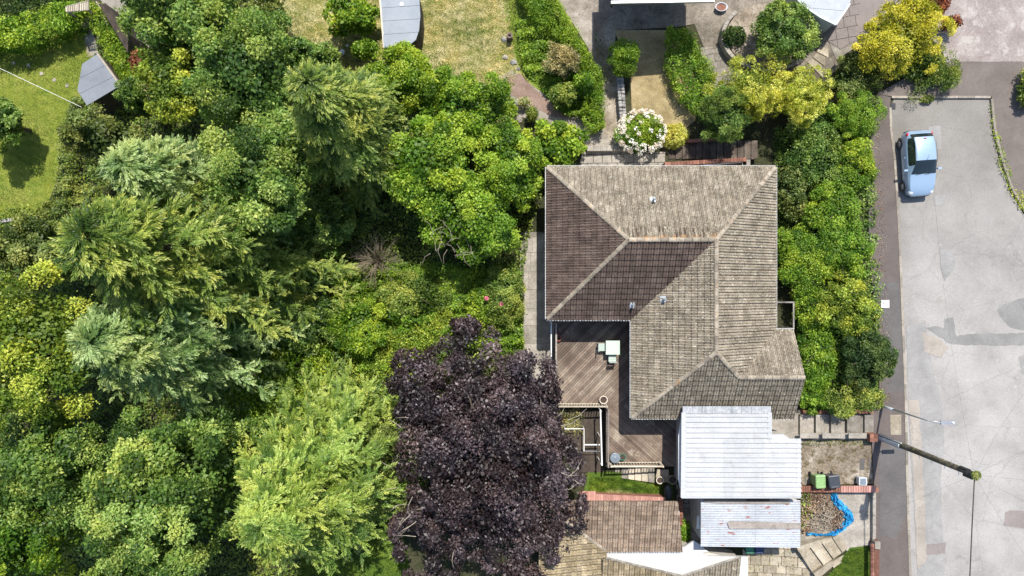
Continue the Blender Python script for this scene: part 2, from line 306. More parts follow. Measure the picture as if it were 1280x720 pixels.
# ------------------------------------------------------------------ foliage
def leafmesh(name, mat, c, ax, nm, ln, wd, tint, parent=None, fold=.18):
    """c centre of leaf base (N,3), ax unit axis, nm unit normal, ln, wd, tint (N)"""
    n = len(c); ax = ax / np.linalg.norm(ax, axis=1, keepdims=True)
    sd_ = np.cross(ax, nm); sd_ /= np.maximum(np.linalg.norm(sd_, axis=1, keepdims=True), 1e-6); up = np.cross(sd_, ax)
    ln = ln[:, None]; wd = wd[:, None]; mid = c + ax * ln * .45
    V = np.empty((n, 4, 3), np.float32); V[:, 0] = c; V[:, 1] = mid + sd_ * wd * .5 + up * wd * fold; V[:, 2] = c + ax * ln - up * ln * .08; V[:, 3] = mid - sd_ * wd * .5 + up * wd * fold
    o = off(parent); V -= np.array(o, np.float32)
    me = bpy.data.meshes.new(name); me.vertices.add(n * 4); me.vertices.foreach_set('co', V.ravel())
    me.loops.add(n * 4); me.loops.foreach_set('vertex_index', np.arange(n * 4, dtype=np.int32))
    me.polygons.add(n); me.polygons.foreach_set('loop_start', np.arange(0, n * 4, 4, dtype=np.int32)); me.polygons.foreach_set('loop_total', np.full(n, 4, np.int32))
    me.materials.append(mat); at = me.attributes.new('tint', 'FLOAT', 'FACE'); at.data.foreach_set('value', np.clip(tint, 0, 1).astype(np.float32))
    me.update(calc_edges=True); return link(name, me, parent)
def rdir(n): v = NR.normal(size=(n, 3)); return v / np.linalg.norm(v, axis=1, keepdims=True)
def clumps(Cc, Rc, Oc, per, size, asp=.55, up=.5, tintspread=.28, jit=.28, radial=.6, low=-.25, t0=None, flat=.85):
    """leaves on the outer shell of clumps; Cc (K,3), Rc (K), Oc outward dirs (K,3) -> leaf arrays"""
    K = len(Cc); n = K * per; idx = np.repeat(np.arange(K), per)
    d = rdir(n); o = Oc[idx]; dot = (d * o).sum(1); bad = dot < low; d[bad] -= 2 * (dot[bad] * 1.0)[:, None] * o[bad]
    d /= np.linalg.norm(d, axis=1, keepdims=True)
    rr = Rc[idx] * (1.08 - np.abs(NR.normal(0, jit, n))) * (1 + .35 * (NR.random(n) < .10)); c = Cc[idx] + d * rr[:, None] * np.array([1, 1, flat])
    nm = d + np.array([0, 0, up]) + NR.normal(0, .62, (n, 3)); nm /= np.linalg.norm(nm, axis=1, keepdims=True)
    ax = d * radial + NR.normal(0, .6, (n, 3)) - nm * 0; ax -= nm * (ax * nm).sum(1, keepdims=True) * (1 - radial * .5)
    t = (NR.normal(.5, tintspread, K) if t0 is None else t0)[idx] + NR.normal(0, .21, n) + .13 * lump(c, 77, .45)
    s = size * NR.uniform(.55, 1.35, n) * NR.uniform(.72, 1.3, K)[idx]
    return c, ax, nm, s, s * asp, t
def cat(*a): return [np.concatenate([q[i] for q in a]) for i in range(6)]
def lump(d, seed, f=2.2):
    g = np.random.default_rng(seed); s = np.zeros(len(d))
    for _ in range(7):
        k = g.normal(size=3) * f; s += np.sin(d @ k * 2 + g.uniform(0, 6.3)) / 7 ** .5
    return s
SEED = [100]
def trunk(root, base, top, r, n=5, spread=2.0, mat=None, name='trunk'):
    m = MB(); b = Vector(base); t = Vector(top); mid = b.lerp(t, .5) + Vector((R.uniform(-.15, .15), R.uniform(-.15, .15), 0))
    m.tube([b - Vector((0, 0, .3)), b + Vector((0, 0, .2)), mid, t], [r * 1.4, r, r * .7, r * .25], 7)
    for i in range(n):
        f = R.uniform(.35, .8); s = b.lerp(t, f); a = R.uniform(0, 6.28); L = spread * R.uniform(.5, .9)
        e = s + Vector((math.cos(a) * L, math.sin(a) * L, L * .7)); q = s.lerp(e, .5) + Vector((0, 0, -.1 * L))
        m.tube([s, q, e], [r * .4, r * .25, r * .07], 5)
    return m.build(name, mat or BARK, root, True)
def broad(name, label, cat_, px, py, rx, ry, zt, zb, pal, n=9000, size=.14, asp=.6, rc=(.13, .26), K=None, group=None, up=.5, tree=True, base=None, dens=1, low=-.35, amp=.17, radial=.6, ts=.28, per=None, lobes=None):
    if tree and rx > 24: size *= .86; n = int(n * 1.22)
    SEED[0] += 1; zc = (zt + zb) / 2; x, y = P(px, py, zc); ax_, ay = W(rx, zc), W(ry, zc); rz = (zt - zb) / 2
    bz = T(x) if base is None else base; root = thing(name, label, cat_, (x, y, bz), group)
    rm = (ax_ + ay) / 2; K = K or max(14, int(min(260, 2.6 * (rm / ((rc[0] + rc[1]) / 2 * rm)) ** 2)))
    d = rdir(K * 3); d = d[d[:, 2] > low][:K]; K = len(d)
    lf = 1 + amp * lump(d, SEED[0]); Rc = NR.uniform(rc[0], rc[1], K) * rm
    shell = np.where(NR.random(K) < .78, NR.uniform(.86, 1.0, K), NR.uniform(.45, .8, K))
    ext = np.array([ax_, ay, rz]); inner = np.maximum(ext - Rc.mean() * .9, ext * .35)
    Cc = np.array([x, y, zc]) + d * inner * (lf * shell)[:, None]
    if lobes is None and rx > 30 and tree:                       # uneven outline: a few lobes pushed out of the main mass
        g = np.random.default_rng(SEED[0]); q = 5; aa = g.uniform(0, 6.28, q); lobes = [(math.cos(t_) * .52, math.sin(t_) * .52, g.uniform(-.25, .35), g.uniform(.42, .60)) for t_ in aa]
    if lobes:
        own = NR.integers(0, len(lobes) + 2, K); 
        for li, (lx_, ly_, lz_, ls_) in enumerate(lobes):
            k_ = own == li; Cc[k_] = np.array([x, y, zc]) + np.array([lx_, ly_, lz_]) * ext + (Cc[k_] - np.array([x, y, zc])) * ls_; Rc[k_] *= .82
    per = per or max(8, int(n / K)); O = d * .8 + np.array([0, 0, .35]); O /= np.linalg.norm(O, axis=1, keepdims=True)
    A = clumps(Cc, Rc, O, per, size, asp, up, ts, radial=radial)
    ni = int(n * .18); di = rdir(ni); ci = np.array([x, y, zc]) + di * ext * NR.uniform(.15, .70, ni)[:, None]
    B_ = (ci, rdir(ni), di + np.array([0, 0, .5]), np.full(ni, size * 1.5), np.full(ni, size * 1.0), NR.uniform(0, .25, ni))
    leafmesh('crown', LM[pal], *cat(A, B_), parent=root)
    if tree: trunk(root, (x, y, bz), (x, y, zc + rz * .4), max(.06, rm * .07), 6, rm * .8)
    return root, (x, y, zc, ext)
def sprays(Cc, D, nl, ln, wd, spread=.5, droop=.12, t0=.5, ts=.15):
    """feathery fronds: base Cc (K,3), direction D (K,3), nl leaflets fanned along each"""
    K = len(Cc); D = D / np.linalg.norm(D, axis=1, keepdims=True); idx = np.repeat(np.arange(K), nl); j = np.tile(np.arange(nl), K)
    f = (j + .5) / nl; side = np.where(j % 2 == 0, 1., -1.) * NR.uniform(.6, 1.2, K * nl) * spread * (1 - .5 * f)
    dd = D[idx]; sdv = np.cross(dd, np.array([0, 0, 1.0])); sdv /= np.maximum(np.linalg.norm(sdv, axis=1, keepdims=True), 1e-5)
    L = ln[idx] if hasattr(ln, '__len__') else np.full(K * nl, ln)
    c = Cc[idx] + dd * (f * L)[:, None] + np.array([0, 0, -1.]) * (droop * L * f ** 2)[:, None]
    ax = dd + sdv * side[:, None] + NR.normal(0, .10, (K * nl, 3)) + np.array([0, 0, -droop]) * f[:, None]
    nm = np.array([0, 0, 1.]) + NR.normal(0, .35, (K * nl, 3)); tk = (t0 if hasattr(t0, '__len__') else np.full(K, t0)) + NR.normal(0, ts, K)
    t = tk[idx] + .45 * f - .20 + NR.normal(0, .08, K * nl); l = L * NR.uniform(.26, .42, K * nl) * (1 - .25 * f); w_ = np.full(K * nl, wd) * NR.uniform(.8, 1.3, K * nl)
    return c, ax, nm, l, w_, t
def conifer(name, label, px, py, zt, r, pal, nb=230, pb=13, ln=.6, wd=.07, nl=9, droop=.25, rise=.25, lean=(0, 0), zb=None, profile=.75, group=None, cat_='conifer tree', wind=(0, 0), sp=.5, ex=1, tspr=.2):
    x, y = P(px, py, zt); bz = T(x); root = thing(name, label, cat_, (x, y, bz), group); zb = bz + .3 if zb is None else zb
    t = NR.random(nb) ** 1.15; hgt = zb + (zt - zb) * t; az_ = NR.uniform(0, 2 * np.pi, nb); L = r * ((1 - t) ** profile) * NR.uniform(.62, 1.1, nb) * (1 + .16 * np.sin(az_ * 3 + t * 9)) + .35
    ta = NR.normal(.5, tspr * 1.3, nb)
    bx = x + lean[0] * t; by = y + lean[1] * t
    D = np.stack([np.cos(az_) + wind[0], (np.sin(az_) + wind[1]) * ex, np.full(nb, rise)], 1)
    s = (lambda q: np.where(t[:, None] > .72, q * .95 + .02, .30 + .70 * q))(NR.random((nb, pb)) ** .75); idx = np.repeat(np.arange(nb), pb); sf = s.ravel(); Lb = L[idx] * sf
    Cc = np.stack([bx[idx], by[idx], hgt[idx]], 1) + D[idx] * Lb[:, None] + np.array([0, 0, -1.]) * (droop * Lb ** 2 / np.maximum(L[idx], .3))[:, None]
    dd = D[idx].copy(); a = NR.normal(0, .75, nb * pb); dd = np.stack([dd[:, 0] * np.cos(a) - dd[:, 1] * np.sin(a), dd[:, 0] * np.sin(a) + dd[:, 1] * np.cos(a), dd[:, 2] - 2 * droop * sf * .5 + NR.normal(.05, .28, nb * pb)], 1)
    A = sprays(Cc, dd, nl, ln * NR.uniform(.7, 1.25, nb * pb), wd, sp, .15, ta[idx])
    leafmesh('crown', LM[pal], *A, parent=root, fold=.1)
    m = MB(); m.tube([(x, y, bz - .3), (x + lean[0] * .4, y + lean[1] * .4, (bz + zt) / 2), (x + lean[0], y + lean[1], zt - .5)], [r * .06 + .06, r * .04 + .03, .008], 7)
    for i in [k for k in range(0, nb, 3) if t[k] < .6]:
        p = Vector((bx[i], by[i], hgt[i])); e = p + Vector(D[i]) * L[i] * .8 + Vector((0, 0, -droop * (L[i] * .8) ** 2 / max(L[i], .3)))
        m.tube([p, p.lerp(e, .5) + Vector((0, 0, .1)), e], [.05, .03, .01], 4, False)
    m.build('trunk', BARK, root, True); return root
def hedge(name, label, poly_px, zh, pal, n=9000, size=.10, rc=(.18, .34), cat_='hedge', group=None, asp=.6, up=.4, ts=.25, zfun=None, lumpy=.12):
    """a hedge or shrub mass over a footprint given at its top height above the ground"""
    pw = []
    for a, b in poly_px:
        z = 0
        for _ in range(8): x, y = P(a, b, z); z = T(x) + zh
        pw.append((x, y))
    xs = [p[0] for p in pw]; ys = [p[1] for p in pw]; cx, cy = sum(xs) / len(xs), sum(ys) / len(ys)
    area = abs(sum(pw[i][0] * pw[i - 1][1] - pw[i - 1][0] * pw[i][1] for i in range(len(pw)))) / 2
    root = thing(name, label, cat_, (cx, cy, T(cx)), group)
    rm = sum(rc) / 2; K = int(area / (rm * rm) * 1.5); X = NR.uniform(min(xs), max(xs), K * 6); Y = NR.uniform(min(ys), max(ys), K * 6)
    k = inside_np(X, Y, pw); X, Y = X[k][:K], Y[k][:K]
    Z = np.interp(X, TX, TZ) + zh - rm + NR.normal(0, lumpy, len(X)); Cs = [np.stack([X, Y, Z], 1)]; Os = [np.tile([0, 0, 1.], (len(X), 1))]
    for i in range(len(pw)):                                     # the sides
        a = np.array(pw[i - 1]); b = np.array(pw[i]); L = np.linalg.norm(b - a); q = max(1, int(L * zh / (rm * rm) * .55)); t = NR.random(q)[:, None]
        p = a + (b - a) * t; o = np.array([b[1] - a[1], a[0] - b[0]]) / max(L, 1e-3); 
        if np.dot(o, (a + b) / 2 - np.array([cx, cy])) < 0: o = -o
        z = np.interp(p[:, 0], TX, TZ) + NR.uniform(.15, zh - rm * .5, q); p = p - o * rm * .6
        Cs.append(np.column_stack([p, z])); Os.append(np.tile([o[0], o[1], .3], (q, 1)))
    Cc = np.concatenate(Cs); O = np.concatenate(Os); O = O / np.linalg.norm(O, axis=1, keepdims=True); K = len(Cc); Rc = NR.uniform(rc[0], rc[1], K)
    A = clumps(Cc, Rc, O, max(6, int(n / K)), size, asp, up, ts)
    leafmesh('foliage', LM[pal], *A, parent=root)
    m = MB()
    for i in range(min(24, max(3, int(area * 1.2)))):
        j = R.randrange(len(X)); b = Vector((X[j], Y[j], T(X[j]))); m.tube([b, b + Vector((R.uniform(-.1, .1), R.uniform(-.1, .1), zh * .5)), b + Vector((R.uniform(-.2, .2), R.uniform(-.2, .2), zh - .15))], [.05, .035, .012], 5)
    m.build('stem', BARK, root); return root
def cover(name, label, poly_px, pal, n, size=.12, hz=.25, kind='stuff', cat_='ground cover', blades=False, asp=.6, dz=0.0, clump=.25):
    pw = [G(a, b)[:2] for a, b in poly_px]; xs = [p[0] for p in pw]; ys = [p[1] for p in pw]
    X = NR.uniform(min(xs), max(xs), n * 3); Y = NR.uniform(min(ys), max(ys), n * 3); k = inside_np(X, Y, pw); X, Y = X[k][:n], Y[k][:n]; n = len(X)
    z = np.interp(X, TX, TZ) + dz
    if blades:
        c = np.stack([X, Y, z], 1); a = NR.uniform(0, 6.28, n); ax = np.stack([np.cos(a), np.sin(a), NR.uniform(.35, 1.6, n)], 1); nm = np.stack([-np.sin(a) * .3, np.cos(a) * .3, np.ones(n)], 1)
        gl = .5 + .20 * lump(np.stack([X, Y, z * 0], 1) * .35, 5) + .30 * lump(np.stack([X, Y, z * 0], 1) * 1.6, 6) + NR.normal(0, .2, n)
        A = (c, ax, nm, size * NR.uniform(.6, 1.4, n), np.full(n, size * asp), gl)
    else:
        h = hz * (1 + .9 * lump(np.stack([X, Y, z * 0], 1) * .8, 9)); h = np.maximum(h, .03)
        c = np.stack([X, Y, z + h * NR.uniform(.3, 1, n)], 1); nm = np.array([0, 0, 1.]) + NR.normal(0, .5, (n, 3)); ax = NR.normal(0, 1, (n, 3)) * np.array([1, 1, .35])
        gl = .5 + .2 * lump(np.stack([X, Y, z * 0], 1) * .9, 3) + NR.normal(0, .18, n)
        s = size * NR.uniform(.6, 1.4, n); A = (c, ax, nm, s, s * asp, gl)
    o = leafmesh(name, LM[pal], *A); return props(o, label, cat_, None, kind)
# ------------------------------------------------------------------ ground sheets
def sheet(name, poly_px, mat, dz, kind='structure', world=False, label=None, cat=None):
    pw = poly_px if world else [G(a, b)[:2] for a, b in poly_px]
    bm = bmesh.new(); bm.faces.new([bm.verts.new((x, y, 0)) for x, y in pw]); bmesh.ops.triangulate(bm, faces=bm.faces[:])
    for x in TX[1:-1]:
        g = bm.verts[:] + bm.edges[:] + bm.faces[:]; bmesh.ops.bisect_plane(bm, geom=g, plane_co=(x, 0, 0), plane_no=(1, 0, 0))
    for v in bm.verts: v.co.z = T(v.co.x) + dz
    for f in bm.faces:
        if f.normal.z < 0: f.normal_flip()
    bmesh.ops.recalc_face_normals(bm, faces=bm.faces[:])
    for f in bm.faces:
        f.normal_update()
        if f.normal.z < 0: f.normal_flip()
    me = bpy.data.meshes.new(name); bm.to_mesh(me); bm.free(); me.materials.append(mat); o = link(name, me); return props(o, label, cat, None, kind)
sheet('ground', [(-400, -400), (400, -400), (400, 400), (-400, 400)], M['soil'], 0, world=True)
road = [(1118, 122), (1236, 122), (1240, 165), (1250, 205), (1262, 240), (1300, 300), (1400, 400), (1500, 900), (1145, 900), (1137, 720), (1133, 620), (1130, 480), (1126, 380), (1122, 280), (1117, 200), (1112, 160), (1111, 140)]
sheet('road', road, M['road'], .010)
L_FP = [(1095, 118), (1112, 122), (1111, 140), (1112, 160), (1117, 200), (1122, 280), (1126, 380), (1130, 480), (1133, 620), (1137, 720), (1145, 900), (1100, 900), (1093, 720), (1093, 640), (1089, 560), (1087, 540), (1086, 512), (1096, 500), (1098, 480), (1085, 300), (1083, 200)]
pav = sheet('pavement', L_FP, M['path'], .11)
sheet('pavement', [(1165, 78), (1300, 78), (1400, 60), (1500, 500), (1400, 395), (1300, 295), (1264, 237), (1252, 203), (1242, 163), (1238, 121), (1112, 121), (1095, 118)], M['path2'], .11)
sheet('driveway', [(1180, -60), (1400, -60), (1400, 78), (1168, 78), (1150, 20)], M['pad'], .12)
for nm, pts, mt in [
    ('road_patch', [(1133, 408), (1157, 402), (1160, 428), (1168, 470), (1178, 505), (1180, 560), (1176, 600), (1178, 680), (1184, 760), (1150, 760), (1140, 600), (1134, 480)], 'patch_grey'),
    ('road_patch', [(1156, 409), (1172, 407), (1180, 411), (1181, 399), (1192, 397), (1195, 420), (1215, 417), (1290, 416), (1290, 432), (1200, 431), (1186, 429), (1178, 423)], 'patch_dark'),
    ('road_patch', [(1245, 388), (1255, 380), (1272, 374), (1300, 366), (1300, 418), (1275, 412), (1262, 409)], 'patch_dark'),
    ('road_patch', [(1272, 446), (1290, 438), (1290, 480), (1277, 465)], 'patch_grey'),
    ('road_patch', [(1256, 640), (1263, 637), (1300, 641), (1300, 664), (1254, 657)], 'patch_brown'),
    ('road_patch', [(1161, 158), (1176, 157), (1176, 187), (1160, 187)], 'patch_grey'),
    ('road_patch', [(1167, 245), (1181, 244), (1181, 256), (1168, 257)], 'patch_grey'),
    ('road_patch', [(1174, 312), (1186, 311), (1195, 322), (1192, 336), (1180, 352), (1176, 335)], 'patch_grey'),
    ('road_patch', [(1155, 681), (1181, 678), (1182, 692), (1156, 694)], 'patch_brown'),
    ('road_patch', [(1152, 415), (1175, 425), (1186, 434), (1176, 447), (1156, 440)], 'patch_buff'),
    ('road_patch', [(1135, 500), (1148, 500), (1152, 560), (1156, 640), (1158, 700), (1146, 712), (1142, 600)], 'patch_buff'),
    ]:
    jp = []
    for q_ in range(len(pts)):
        a, b = pts[q_], pts[(q_ + 1) % len(pts)]; k_ = max(1, int(math.dist(a, b) / 5))
        for t_ in range(k_): f_ = t_ / k_; jp.append((a[0] + (b[0] - a[0]) * f_ + R.uniform(-.8, .8), a[1] + (b[1] - a[1]) * f_ + R.uniform(-.8, .8)))
    pts = jp
    sheet(nm, pts, M[mt], .014 + .003 * R.randrange(1, 5) + .0011 * R.random())
sheet('pavement_patch', [(1097, 352), (1122, 352), (1127, 420), (1129, 488), (1101, 492), (1104, 430)], M['path_dark'], .116)
sheet('pavement_patch', [(1098, 560), (1130, 552), (1132, 640), (1118, 672), (1098, 668)], M['path_dark'], .1163)
cv = MB(); x, y, z = G(1118.5, 528); cv.prism([G(a, b)[:2] for a, b in [(1111, 518), (1125, 518), (1125, 543), (1112, 543)]], .112, .123)
cv.top('inspection_cover', M['slab'], 'buff rectangular inspection cover set in the pavement by the street lamp', 'cover')
cv = MB().prism([G(a, b)[:2] for a, b in [(1100, 375), (1110, 375), (1110, 384.5), (1100, 384.5)]], .118, .128); o = cv.top('marker_plate', M['white'], 'small white square plate with a dark slot on the dark pavement patch', 'cover')
root = thing('marker_plate', 'small white square plate with a dark slot on the dark pavement patch', 'cover', o.location); ROOT[root] = Vector(o.location); o.parent = root; o.location = (0, 0, 0); o.name = 'plate'; del o['label']; del o['category']; root.name = 'marker_plate'; ROOT[o] = ROOT[root]
gx, gy, gz = G(1105, 379.7, .13); MB().box((gx, gy, .131), (.16, .035, .006)).build('slot', M['black'], root)
# kerbs: every stone its own object, belonging to the footpath they edge
def kerb(line_px, step=.92, wd=.13, parent=None):
    pts = [Vector(G(a, b)[:2]) for a, b in line_px]; n = 0
    for a, b in zip(pts, pts[1:]):
        L = (b - a).length; q = max(1, round(L / step)); d = (b - a) / q; ang = math.atan2(d.y, d.x)
        for i in range(q):
            c = a + d * (i + .5); MB().box((c.x, c.y, .03), (d.length - .018, wd, .21 + R.uniform(-.008, .008)), ang + R.uniform(-.008, .008)).build('kerb_stone', M['kerb'], parent)
kp = [o for o in C.objects if o.name.startswith('pavement')]
kerb([(1111.5, 135), (1112, 160), (1117, 200), (1122, 280), (1126, 380), (1130, 480), (1133, 620), (1137, 745)], parent=pav)
kerb([(1113, 122), (1237, 122)], parent=kp[1]); kerb([(1238, 124), (1242, 163), (1252, 203), (1264, 237), (1300, 295)], parent=kp[1])
# gardens and drives
sheet('lawn', [(-60, 20), (60, 10), (100, 25), (118, 70), (105, 130), (88, 180), (62, 250), (38, 280), (-60, 290)], M['lawn'], .02)
sheet('dry_lawn', [(335, -20), (430, -20), (470, 60), (600, 120), (330, 90), (345, 40)], M['drylawn'], .02)
sheet('dry_lawn', [(425, -20), (632, -20), (642, 60), (655, 100), (640, 150), (600, 160), (430, 120)], M['drylawn'], .024)
sheet('grass_verge', [(625, -20), (700, -20), (740, 110), (700, 150), (650, 90), (632, 30)], M['lawn'], .030)
sheet('gravel_path', [(685, -20), (742, -20), (742, 60), (760, 100), (775, 120), (776, 186), (735, 186), (640, 140), (615, 150), (618, 100), (640, 88), (680, 118), (745, 160), (752, 120), (735, 60)], M['gravel'], .036)
sheet('red_gravel', [(633, 98), (650, 92), (664, 108), (690, 130), (712, 148), (690, 146), (660, 130), (638, 118)], M['redgravel'], .042)
sheet('driveway', [(740, -20), (990, -20), (1045, -20), (1040, 60), (1050, 90), (930, 100), (880, 60), (868, 30), (845, 34), (770, 38), (766, 80), (758, 100), (742, 60)], M['drive'], .028)
sheet('bare_lawn', [(768, 38), (840, 38), (870, 100), (870, 150), (835, 178), (790, 150), (788, 95)], M['straw'], .034)
sheet('garden_path', [(755, 80), (775, 95), (778, 186), (766, 186), (745, 140)], M['dirt'], .044)
sheet('patio', [(875, 60), (925, 58), (935, 100), (925, 145), (880, 130)], M['dirt'], .047)
sheet('patio', [(1030, 0), (1075, -10), (1068, 60), (1045, 75), (1030, 40)], M['conc_d'], .050)
sheet('patio', [(165, 40), (192, 44), (186, 72), (170, 78), (150, 40), (120, -10), (160, -10)], M['conc'], .020)
sheet('garden_path', [(100, 22), (110, 20), (124, 66), (110, 72)], M['conc'], .034)
sheet('bare_ground', [(1000, 548), (1092, 548), (1092, 604), (1000, 606)], M['moss'], .03)
sheet('concrete_apron', [(1000, 612), (1095, 608), (1095, 690), (1060, 690), (1040, 672), (1000, 690)], M['conc'], .034)
sheet('soil_bed', [(1000, 610), (1042, 610), (1060, 655), (1040, 668), (1000, 668)], M['dirt'], .045)
sheet('lawn', [(1020, 740), (1062, 684), (1092, 680), (1094, 740)], M['lush'], .05)
sheet('grass_bank', [(735, 588), (840, 594), (842, 625), (728, 622)], M['lush'], .05)
sheet('side_path', [(650, 290), (700, 290), (700, 560), (652, 560)], M['conc_d'], .02)
sheet('stairwell_painted_shade', [(703, 512), (752, 512), (754, 590), (718, 590)], M['wood_d'], .06)  # deep shade of the stairwell put in as a dark coloured sheet
sheet('patio', [(1060, -20), (1155, -20), (1150, 30), (1110, 60), (1060, 60)], M['patch_brown'], .045)
sheet('lawn', [(385, 670), (500, 640), (520, 760), (360, 760)], M['lush'], .02)
cover('grass', 'dark green grass below the fresh cypress at the bottom edge', [(385, 670), (500, 640), (520, 760), (360, 760)], 'lush', 26000, .10, blades=True, asp=.25, cat_='grass', dz=.02)
sheet('side_path', [(960, 512), (1004, 512), (1004, 552), (960, 552)], M['conc'], .06)
cover('grass', 'short green lawn grass in the walled garden at the far left', [(-30, 40), (60, 20), (98, 30), (118, 75), (105, 130), (88, 180), (62, 250), (38, 278), (-30, 285)], 'grass', 60000, .08, blades=True, asp=.22, cat_='grass', dz=.02)
cover('grass', 'straw coloured dry grass right of the grey shed', [(425, -20), (632, -20), (642, 60), (645, 95), (620, 150), (600, 160), (430, 120)], 'straw', 46000, .13, blades=True, asp=.16, cat_='grass', dz=.02)
cover('grass', 'dry grass between the dark trees and the round-leaved shrub', [(335, -20), (430, -20), (470, 60), (430, 100), (330, 90)], 'straw', 15000, .13, blades=True, asp=.16, cat_='grass', dz=.02)
cover('grass', 'green grass strip along the long clipped hedge', [(627, -20), (680, -20), (730, 105), (720, 150), (650, 88), (634, 30)], 'lush', 16000, .08, blades=True, asp=.3, cat_='grass', dz=.03)
cover('grass', 'bright lawn corner beside the slanting garden steps', [(1020, 735), (1062, 686), (1092, 684), (1092, 735)], 'lush', 9000, .07, blades=True, asp=.3, cat_='grass', dz=.05)
cover('grass', 'lush green grass bank below the deck stairs', [(738, 596), (830, 600), (832, 617), (735, 616)], 'lush', 9000, .09, blades=True, asp=.35, cat_='grass', dz=.05)
cover('dry_grass', 'sparse dry straw on the bare lawn patch by the stone wall', [(770, 40), (838, 40), (866, 100), (860, 150), (835, 172), (792, 150), (790, 95)], 'straw', 9000, .05, blades=True, asp=.25, cat_='grass', dz=.034)
cover('weeds', 'low yellowing weeds along the kerb on the bend', [(1235, 125), (1243, 150), (1256, 200), (1270, 232), (1300, 280), (1300, 296), (1262, 246), (1246, 205), (1238, 160)], 'yellow', 1500, .09, .08, cat_='weeds', dz=.08)
# ------------------------------------------------------------------ tiled roofs
def tile_geo(u0, v0, tw, th, rolls=2, hgt=.026, lift=.05):
    us = []; tw -= .022; th -= .020
    for r_ in range(rolls):
        b = r_ / rolls; s = 1 / rolls; us += [(b, 0), (b + .25 * s, hgt), (b + .5 * s, hgt * .9), (b + .70 * s, 0)]
    us.append((1, 0)); n = len(us); vs = []
    for f, h in us: vs.append((u0 + f * tw, v0, h + lift)); 
    for f, h in us: vs.append((u0 + f * tw, v0 + th, h + .002))
    for f, h in us: vs.append((u0 + f * tw, v0, h * .6 - .004))
    fs = [(i, i + 1, n + i + 1, n + i) for i in range(n - 1)] + [(2 * n + i, 2 * n + i + 1, i + 1, i) for i in range(n - 1)]
    return vs, fs
class Slope:
    """one roof plane: polygon of world points, first two are the eave (left to right seen from outside-below)"""
    def __init__(s, pts):
        s.p = [Vector(p) for p in pts]; s.o = s.p[0]; s.u = (s.p[1] - s.p[0]).normalized(); n = None
        nn = Vector((0, 0, 0))
        for i in range(len(s.p)): nn += s.p[i].cross(s.p[(i + 1) % len(s.p)])
        s.n = nn.normalized(); 
        if s.n.z < 0: s.n = -s.n
        s.v = s.n.cross(s.u); 
        s.uv = [((p - s.o).dot(s.u), (p - s.o).dot(s.v)) for p in s.p]
        if sum(q[1] for q in s.uv) < 0: s.u = -s.u; s.v = s.n.cross(s.u); s.uv = [((p - s.o).dot(s.u), (p - s.o).dot(s.v)) for p in s.p]
        s.M = Matrix(((s.u.x, s.v.x, s.n.x, s.o.x), (s.u.y, s.v.y, s.n.y, s.o.y), (s.u.z, s.v.z, s.n.z, s.o.z), (0, 0, 0, 1)))
def tile_slope(sl, mat, roof, singles, tw=.30, th=.335, rolls=2, phase=0, cap=300, hgt=.045):
    uv = sl.uv; a = sum(uv[i][0] * uv[(i + 1) % len(uv)][1] - uv[(i + 1) % len(uv)][0] * uv[i][1] for i in range(len(uv)))
    if a < 0: uv = uv[::-1]
    us = [q[0] for q in uv]; vs = [q[1] for q in uv]; bm = bmesh.new(); tl = bm.faces.layers.float.new('tint'); whole = []; keep = []
    bmc = bmesh.new(); tc = bmc.faces.layers.float.new('tint')
    v = min(vs) - .05; row = 0
    while v < max(vs):
        u = min(us) - .3 + phase
        while u < max(us) + .1:
            c = clip([(u, v), (u + tw, v), (u + tw, v + th), (u, v + th)], uv)
            if len(c) >= 3:
                ca = abs(sum(c[i][0] * c[(i + 1) % len(c)][1] - c[(i + 1) % len(c)][0] * c[i][1] for i in range(len(c)))) / 2
                full = ca > tw * th * .995
                if full and len(singles) < cap: singles.append((sl, u, v, mat, rolls, tw, th, hgt)); u += tw; continue
                g, fs = tile_geo(u, v, tw, th, rolls, hgt); b, l = (bm, tl) if (full or (v < min(vs) and ca > tw * th * .6)) else (bmc, tc)
                dz = R.uniform(-.006, .010); tn = R.random(); vv = [b.verts.new((p[0], p[1], p[2] + dz)) for p in g]
                for f in fs: q = b.faces.new([vv[i] for i in f]); q[l] = tn
            u += tw
        v += th; row += 1
    for i in range(len(uv)):
        p, q = uv[i], uv[(i + 1) % len(uv)]
        if abs(p[1]) < 1e-3 and abs(q[1]) < 1e-3: continue
        nrm = Vector((q[1] - p[1], p[0] - q[0], 0)).normalized()
        bmesh.ops.bisect_plane(bmc, geom=bmc.verts[:] + bmc.edges[:] + bmc.faces[:], plane_co=(p[0], p[1], 0), plane_no=nrm, clear_outer=True)
    o = off(roof); Mx = Matrix.Translation(-o) @ sl.M; obs = []
    for b in (bm, bmc):
        b.transform(Mx); me = bpy.data.meshes.new('tile_field'); b.to_mesh(me); b.free(); obs.append(me)
    bj = bmesh.new(); bj.from_mesh(obs[0]); bj.from_mesh(obs[1]); me = bpy.data.meshes.new('tile_field'); bj.to_mesh(me); bj.free(); me.materials.append(mat)
    for q in obs: bpy.data.meshes.remove(q)
    t = link('tile_field', me, roof); t['kind'] = 'stuff'
TM = {}
def place_singles(singles, roof):
    o = off(roof)
    for sl, u, v, mat, rolls, tw, th, hgt in singles:
        key = (mat.name, rolls, tw, th)
        if key not in TM:
            g, fs = tile_geo(0, 0, tw, th, rolls, hgt); me = bpy.data.meshes.new('roof_tile'); me.from_pydata(g, [], fs); me.materials.append(mat)
            TM[key] = me
        ob = link('roof_tile', TM[key], roof); ob.matrix_local = Matrix.Translation(-o) @ sl.M @ Matrix.Translation((u, v, R.uniform(-.004, .006)))
